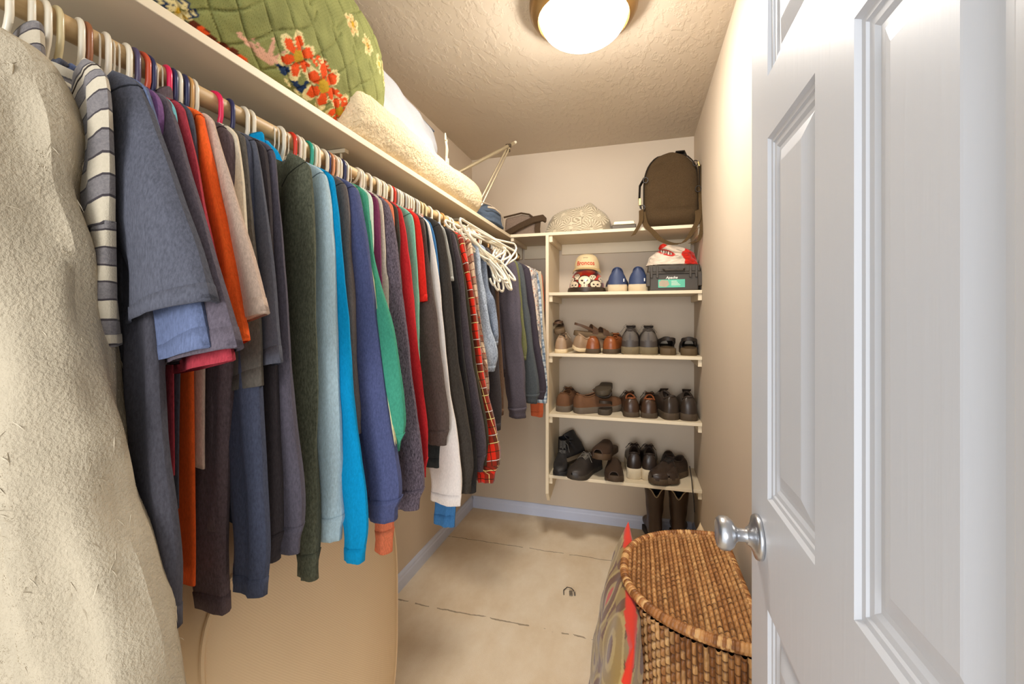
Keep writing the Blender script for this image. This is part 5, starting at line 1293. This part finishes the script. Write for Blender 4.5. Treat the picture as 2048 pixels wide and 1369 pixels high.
# bottom shelf
def tall_boot(x, y, z, rz, up, sole, label, group, h=.17, s=1.0, rx=0, ry=0, laced=True, cowboy=False, name='boot', L_=.28):
    g = empty(name, (x, y, z), rz, label=label, cat='boot', group=group, rx=rx, ry=ry, s=s)
    um = plain('boot_%d_%d_%d' % up, up, .5 if not cowboy else .4, var=.1, nscale=30, bump=.25, bscale=70, dist=.002); sm = plain('sole_%d_%d_%d' % sole, sole, .7)
    zs = .026 if not cowboy else .03
    sole_mb(L_, zs, heel=True, tread=laced).build('sole', sm, g, sharp=50)
    R = []; n = 36
    # foot: rings along y bending up into the shaft
    for i in range(20):
        t = 1-i/19*.62; wv = interp(t, SW); hh = np.interp(t, [.38, .5, .6, .75, .9, 1], [.10, .085, .068, .05, .04, .02])
        ring = []
        for j in range(n):
            a = 2*math.pi*j/n; c, q = math.cos(a), math.sin(a)
            ring.append((wv*math.copysign(abs(c)**.8, c)+.004, t*L_, zs+hh*(.5+.5*math.copysign(abs(q)**.7, q))))
        R.append(ring)
    for i in range(1, 8):      # heel sweep
        k = i/7; a0 = k*math.pi/2; ring = []
        for j in range(n):
            a = 2*math.pi*j/n; c, q = math.cos(a), math.sin(a); wv = .034
            top = Vector((0, .38*L_, zs+.10)).lerp(Vector((0, .40*L_, zs+.115)), k); bot = Vector((0, .38*L_, zs)).lerp(Vector((0, .0, zs+.04)), k)
            if i < 7: bot = Vector((0, .38*L_*(1-k), zs+.0*k))
            else: bot = Vector((0, .0, zs+.06))
            p = bot.lerp(top, .5+.5*math.copysign(abs(q)**.7, q)); ring.append((wv*math.copysign(abs(c)**.8, c), p.y, p.z))
        R.append(ring)
    fr = []
    N2 = 14
    for i in range(N2):
        k = (i+1)/N2; zt = zs+.11+(h-.11)*k; ring = []
        for j in range(n):
            a = 2*math.pi*j/n; c, q = math.cos(a), math.sin(a)
            wv = (.036 if not cowboy else .036+.016*k); dp = (.052 if not cowboy else .050+.008*k)
            zz = zt
            if cowboy: zz = zt-(.040*math.exp(-(c/.35)**2))*k**3+.010*k**3
            else: zz = zt-.05*max(0, q)*(1-k)-.02*max(0, -q)*(1-k)*0
            ring.append((wv*c, .052+dp*(q)+.0, zz))
        R.append(ring)
    ins = [(x_*.93, .052+(y_-.052)*.93, z_-.004) for x_, y_, z_ in R[-1]]; R.append(ins); R.append([(x_*.74, .052+(y_-.052)*.78, z_-.10) for x_, y_, z_ in ins])
    Rr = np.array(R); Rr += np.array([[[.004*nz(p[0]*30, p[1]*30, p[2]*18), .003*nz(p[0]*20+4, p[1]*20, p[2]*20), 0] for p in r] for r in Rr])
    v, f, uv = loft(Rr, True, True); nfr = len(R)-1; mi = [0]*len(f); nn = n
    for q in range((nfr-2)*nn, nfr*nn): mi[q] = 1
    mi[-1] = 1
    mk('shaft', v, f, um, g, uv, mats=[um, plain('boot_inside', (14, 16, 26), .8)], mi=mi)
    if laced:
        b = MB()
        for i in range(8):
            k = i/7; y_ = .38*L_*(1-k*.2)+.012-.0*k; z_ = zs+.085+(h-.10)*k; yy = .052+.052+.004 if k > .25 else .40*L_+.02-.02*k
            b.tube([(-.02, yy-.006, z_), (0, yy+.003, z_+.004), (.02, yy-.006, z_+.008)], .002, 6); b.tube([(.02, yy-.006, z_), (0, yy+.004, z_+.004), (-.02, yy-.006, z_+.008)], .002, 6)
        b.tube([(-.02, .11, z_), (-.035, .125, z_-.01), (-.045, .12, z_-.06)], .002, 6)
        b.build('laces', plain('boot_lace', (96, 94, 90), .7), g)
    if cowboy:
        for sg in (-1, 1):
            b = MB(); pts = []
            for kx in np.linspace(-1, 1, 15):
                c = kx*.9; dd = .040*math.exp(-(c/.35)**2)
                pts.append((.0525*c, .052+sg*.059*math.sqrt(max(0, 1-c*c*.95)), zs+h-dd+.002))
            b.tube(pts, .0022, 6); b.build('top_piping', plain('boot_piping', (170, 152, 116), .6), g, label='pale piping')
            b = MB(); b.strip([(sg*.05, .04, zs+h), (sg*.056, .052, zs+h+.02), (sg*.05, .064, zs+h)], (0, 1, 0), .014, .003)
    return g
tall_boot(XZ(1130, 2.74), 2.72, z5, math.pi+.05, (38, 36, 36), (34, 32, 32), 'black lace-up boot standing against the side panel', 'pair of black lace-up boots', h=.165, s=.92)
tall_boot(XZ(1176, 2.74), 2.76, z5+.055, math.pi*.78, (38, 36, 36), (84, 72, 56), 'black lace-up boot fallen over the low black shoe', 'pair of black lace-up boots', h=.165, s=.92, ry=math.radians(42), rx=math.radians(-8))
shoe(XZ(1192, 2.60), 2.72, z5, math.pi*.88, 'oxford', (54, 48, 44), (62, 54, 44), 'low black laced shoe with its toe pointing out, under the fallen boot', None, s=1.12, zs=.024, laces=(120, 112, 100))
sandal(XZ(1226, 2.57), 2.76, z5, math.pi+.05, (62, 46, 34), (74, 58, 42), 'brown slipper underneath the other, toe outward', 'stacked brown slippers', s=1.12, closed=True, heelstrap=False, name='slipper', cat='slipper')
sandal(XZ(1222, 2.57), 2.79, z5+.088, math.pi-.22, (66, 48, 36), (82, 62, 42), 'brown slipper stacked on the other one', 'stacked brown slippers', s=1.12, closed=True, heelstrap=False, name='slipper', cat='slipper', rx=math.radians(3))
for px, lab in ((1268, 'black athletic shoe with white heel, beside the slippers'), (1299, 'black athletic shoe with white heel and loose lace, beside the black oxfords')):
    shoe(XZ(px, 2.56), 2.56, z5, .03, 'sneaker', (46, 36, 30), (206, 190, 160), lab, 'pair of white-heeled athletic shoes', s=1.06, zs=.058, laces=(40, 34, 30), tread=True, rough=.3)
def toeout(px, rz, lab):
    return shoe(XZ(px, 2.60)+.30*math.sin(rz-math.pi)*-1*0, 2.60+.20, z5, rz, 'oxford', (58, 46, 38), (84, 68, 48), lab, 'pair of black oxfords', s=1.10, zs=.030, laces=(36, 30, 26), rough=.35)
shoe(XZ(1338, 2.80), 2.82, z5, math.pi-.06, 'oxford', (60, 48, 40), (84, 68, 50), 'black oxford with its toe outward beside the athletic shoes', 'pair of black oxfords', s=1.1, zs=.030, laces=(36, 30, 26), rough=.35)
ox = shoe(.262, 2.745, z5, math.pi-.62, 'oxford', (60, 48, 40), (84, 68, 50), 'black oxford turned outward with a lace hanging off the shelf', 'pair of black oxfords', s=1.1, zs=.030, laces=(36, 30, 26), rough=.35)
b = MB(); b.tube(cr([(XZ(1380, 2.60), 2.62, z5+.085), (XZ(1383, 2.53), 2.53, z5+.05), (XZ(1385, 2.492), 2.492, z5+.008), (XZ(1388, 2.488), 2.488, z5-.06), (XZ(1389, 2.488), 2.488, z5-.115)], 20), .0028, 6)
hl = b.build('hanging_lace', plain('lace_36_30_26', (36, 30, 26), .8)); tag(hl); hl.parent = ox; bpy.context.view_layer.update(); hl.matrix_parent_inverse = ox.matrix_world.inverted()
for px, rz, lab in ((1312, .12, 'dark brown cowboy boot on the floor nearer the centre of the room'), (1356, -.06, 'dark brown cowboy boot on the floor nearer the right wall')):
    tall_boot(XZ(px, 2.66), 2.62, 0, rz, (62, 46, 34), (44, 34, 26), lab, 'pair of cowboy boots', h=.272, s=1.14, laced=False, cowboy=True, name='cowboy_boot')

# ------------------------------------------------------------------ wicker hamper
def hamper():
    XF, YC, A_, B_, H = .283, 1.372, .322, .272, .57
    g = empty('wicker_hamper', (XF, YC, 0), label='half-round brown wicker laundry hamper with closed lid on the right', cat='hamper')
    def outline(n, k=1.0, rf=.03):
        P = []
        for i in range(n):
            th = -math.pi/2+math.pi*i/(n-1); c, q = math.cos(th), math.sin(th)
            P.append((-A_*k*abs(c)**.85, B_*k*math.copysign(abs(q)**.9, q)))
        m_ = n//3
        for i in range(1, m_): P.append((0, B_*k-2*B_*k*i/m_))
        P = np.array(P); d = np.linalg.norm(np.diff(np.vstack([P, P[:1]]), axis=0), axis=1); cum = np.concatenate([[0], np.cumsum(d)]); tot = cum[-1]
        return P, cum, tot
    P, cum, tot = outline(240)
    Pc = np.vstack([P, P[:1]])
    pitch = .0135; NU = int(tot/.0019); NV = int(.53/.0038)
    wood = [np.array(lin(c)[:3]) for c in ((158, 106, 60), (184, 134, 82), (120, 76, 40), (200, 156, 102), (140, 92, 52))]
    STAKE = np.array(lin((82, 50, 26))[:3])  # shade of the weave gaps, painted into the strand colours of basket and lid
    R = []; col = []
    def hsh(a, b): return (math.sin(a*127.1+b*311.7)*43758.5453) % 1
    ncol = round(tot/pitch)
    for iv in range(NV+1):
        z = .004+(H-.022)*iv/NV; ring = []; k = .90+.10*(z/H)
        for iu in range(NU):
            s = iu/NU*tot; x = np.interp(s, cum, Pc[:, 0]); y = np.interp(s, cum, Pc[:, 1])
            x1 = np.interp((s+.004) % tot, cum, Pc[:, 0])-np.interp((s-.004) % tot, cum, Pc[:, 0]); y1 = np.interp((s+.004) % tot, cum, Pc[:, 1])-np.interp((s-.004) % tot, cum, Pc[:, 1])
            l = math.hypot(x1, y1)+1e-9; nx, ny = -y1/l, x1/l      # outward
            ci = s/tot*ncol+.18*nz(s*3, z*6, 1); c0 = int(ci); fr = ci-c0
            ph = z/.024+(.5 if c0 % 2 else 0)+.2*nz(c0*1.3, z*4, 4); seg = int(ph); fz = ph-seg
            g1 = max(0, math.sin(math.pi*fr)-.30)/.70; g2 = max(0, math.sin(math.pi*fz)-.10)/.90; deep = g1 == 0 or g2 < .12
            h = (g1**.5)*(g2**.4)*.009+.001*nz(s*80, z*80, 0)
            ring.append((x*k+nx*h, y*k+ny*h, z))
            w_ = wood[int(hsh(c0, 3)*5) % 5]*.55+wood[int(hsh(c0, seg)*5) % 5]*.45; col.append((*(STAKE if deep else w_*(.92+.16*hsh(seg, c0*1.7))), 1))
        ring_c = ring; R.append(ring); col.append(col[-NU])
    v, f, uv = loft(np.array(R), True, False)
    mat_w = vcol_mat('wicker', .45, 350, .35, .0015, sheen=0)
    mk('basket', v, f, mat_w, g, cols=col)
    # lid: woven plate
    nx_, ny_ = 200, 280; V = []; Fc = []; colL = []
    for i in range(ny_+1):
        t = -1+2*i/ny_; yv = B_*t*.985; wx = A_*.985*max(.02, (1-abs(t)**(2/.9)))**(.85/2)
        for j in range(nx_+1):
            x = -wx*j/nx_; c_ = (yv+2)/.0125; 
            ci = (x+2)/.0135+.12*nz(yv*7, x*7, 0); c0 = int(ci); fr = ci-c0; ph = yv/.021+(.5 if c0 % 2 else 0)+40+.15*nz(c0, yv*6, 2); seg = int(ph); fz = ph-seg
            edge = min(1, (1-j/nx_)*wx/.03) if wx > .03 else 1
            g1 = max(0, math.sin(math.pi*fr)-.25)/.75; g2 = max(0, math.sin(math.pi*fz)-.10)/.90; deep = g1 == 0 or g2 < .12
            h = (g1**.5)*(g2**.4)*.0085+.001*nz(x*80, yv*80, 1)
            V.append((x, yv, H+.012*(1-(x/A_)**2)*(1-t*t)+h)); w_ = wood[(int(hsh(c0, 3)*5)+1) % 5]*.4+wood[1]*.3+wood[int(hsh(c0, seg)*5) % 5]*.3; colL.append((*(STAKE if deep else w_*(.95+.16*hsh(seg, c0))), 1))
    for i in range(ny_):
        for j in range(nx_):
            a = i*(nx_+1)+j; Fc.append((a, a+nx_+1, a+nx_+2, a+1))
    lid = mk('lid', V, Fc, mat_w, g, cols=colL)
    # wrapped rim
    Po = Pc; NR = 900; R = []; colr = []
    for i in range(NR):
        s = i/NR*tot; x = np.interp(s, cum, Pc[:, 0]); y = np.interp(s, cum, Pc[:, 1]); x1 = np.interp((s+.01) % tot, cum, Pc[:, 0])-np.interp((s-.01) % tot, cum, Pc[:, 0]); y1 = np.interp((s+.01) % tot, cum, Pc[:, 1])-np.interp((s-.01) % tot, cum, Pc[:, 1]); l = math.hypot(x1, y1)+1e-9
        nx, ny = -y1/l, x1/l; ring = []
        for j in range(14):
            a = 2*math.pi*j/14; w_ = (s/.0095+a/(2*math.pi)*.8) ; fr = w_ % 1
            r_ = .0105+.0026*math.sin(math.pi*fr)**.6
            ring.append((x+nx*r_*math.cos(a), y+ny*r_*math.cos(a), H+.001+r_*math.sin(a)*1.05)); cc = wood[(int(hsh(int(w_), 3)*5)+1) % 5]; colr.append((*(cc*1.08), 1))
        colr.append(colr[-14]); R.append(ring)
    R.append(R[0]); colr += colr[:15]
    v, f, uv = loft(np.array(R)); mk('lid_rim', v, f, mat_w, lid, cols=colr)
    b = MB(); b.tube([(x*.985, y*.985, H-.014) for x, y in P[::3]], .004, 8, closed=True); b.build('under_rim', plain('dark_wicker', (120, 78, 44), .5), g)
hamper()

# patterned cushion left of the hamper
def cushion():
    a_, b_ = .28, .29
    v, f = pillow_mesh(a_, b_, .060, 150, seed=7, wr=.012, pinch=.06)
    red = np.array(lin((206, 48, 22))[:3]); ol = np.array(lin((150, 122, 66))[:3]); br = np.array(lin((108, 66, 34))[:3]); tan = np.array(lin((176, 150, 92))[:3])
    col = []
    for (x, y, z) in v:
        gx, gz = (y+a_)/.19, (z+b_)/.19; cx, cz = gx % 1-.5, gz % 1-.5; r = math.hypot(cx, cz); k = (int(gx)+int(gz)) % 2
        if abs(y) > a_*.95 or abs(z) > b_*.93: c = red
        elif r < .16: c = red if k else br
        elif r < .25: c = tan
        elif r < .40: c = br if k else ol
        elif r < .45: c = tan
        else: c = ol if (int(gx*4)+int(gz*4)) % 2 else br
        col.append((*c, 1))
    g = empty('patterned_cushion', (-.066, 1.345, .296), 0, label='red, olive and brown patterned cushion squeezed against the hamper curve', cat='cushion', rx=math.radians(2), ry=math.radians(9))
    g.rotation_euler = (math.radians(4), math.radians(9), math.radians(3))
    weld(mk('cover', v, f, vcol_mat('cushion_cloth', .85, 500, .3), g, cols=col))
cushion()
tp = empty('throw_pillow', (.255, 1.90, .250), math.radians(18), label='plain cream pillow standing between the hamper and the right wall', cat='pillow')
v, f = pillow_mesh(.17, .17, .042, 40, seed=9, wr=.003); weld(mk('pillowcase', v, f, F((216, 190, 152), .03), tp)); tp.rotation_euler = (math.radians(38), 0, math.radians(14))
# small things on the floor
sc_ = empty('paper_scrap', (atY(1140, 2.09), 2.09, 0), .2, label='small dark curled wire and tag lying on the open carpet', cat='scrap')
dkm = plain('dark_wire', (60, 54, 48), .4)
b = MB(); b.tube([(-.03, -.02, .003), (-.03, .01, .006), (-.012, .03, .009), (.008, .022, .010), (.02, .008, .006)], .0022, 6); b.build('wire', dkm, sc_)
b = MB(); b.box(-.004, .012, -.025, .010, .001, .006); b.box(.018, .026, -.022, .004, .001, .006); b.build('tag', plain('scrap_tag', (120, 110, 96), .5), sc_, smooth=False, bevel=.001)
ts = empty('woven_tassel', (atY(1305, 2.45), 2.45, 0), 0, label='small orange and brown woven tassel peeking up beyond the hamper rim', cat='tassel')
b = MB()
for k in range(16):
    a = 2*math.pi*k/16; b.tube([(0, 0, .005), (.02*math.cos(a), .02*math.sin(a), .03+.01*(k % 3)), (.008*math.cos(a+1), .008*math.sin(a+1), .075+.008*(k % 4))], .005, 6)
b.build('strands', plain('tassel', (190, 104, 50), .8, var=.2, nscale=60), ts)
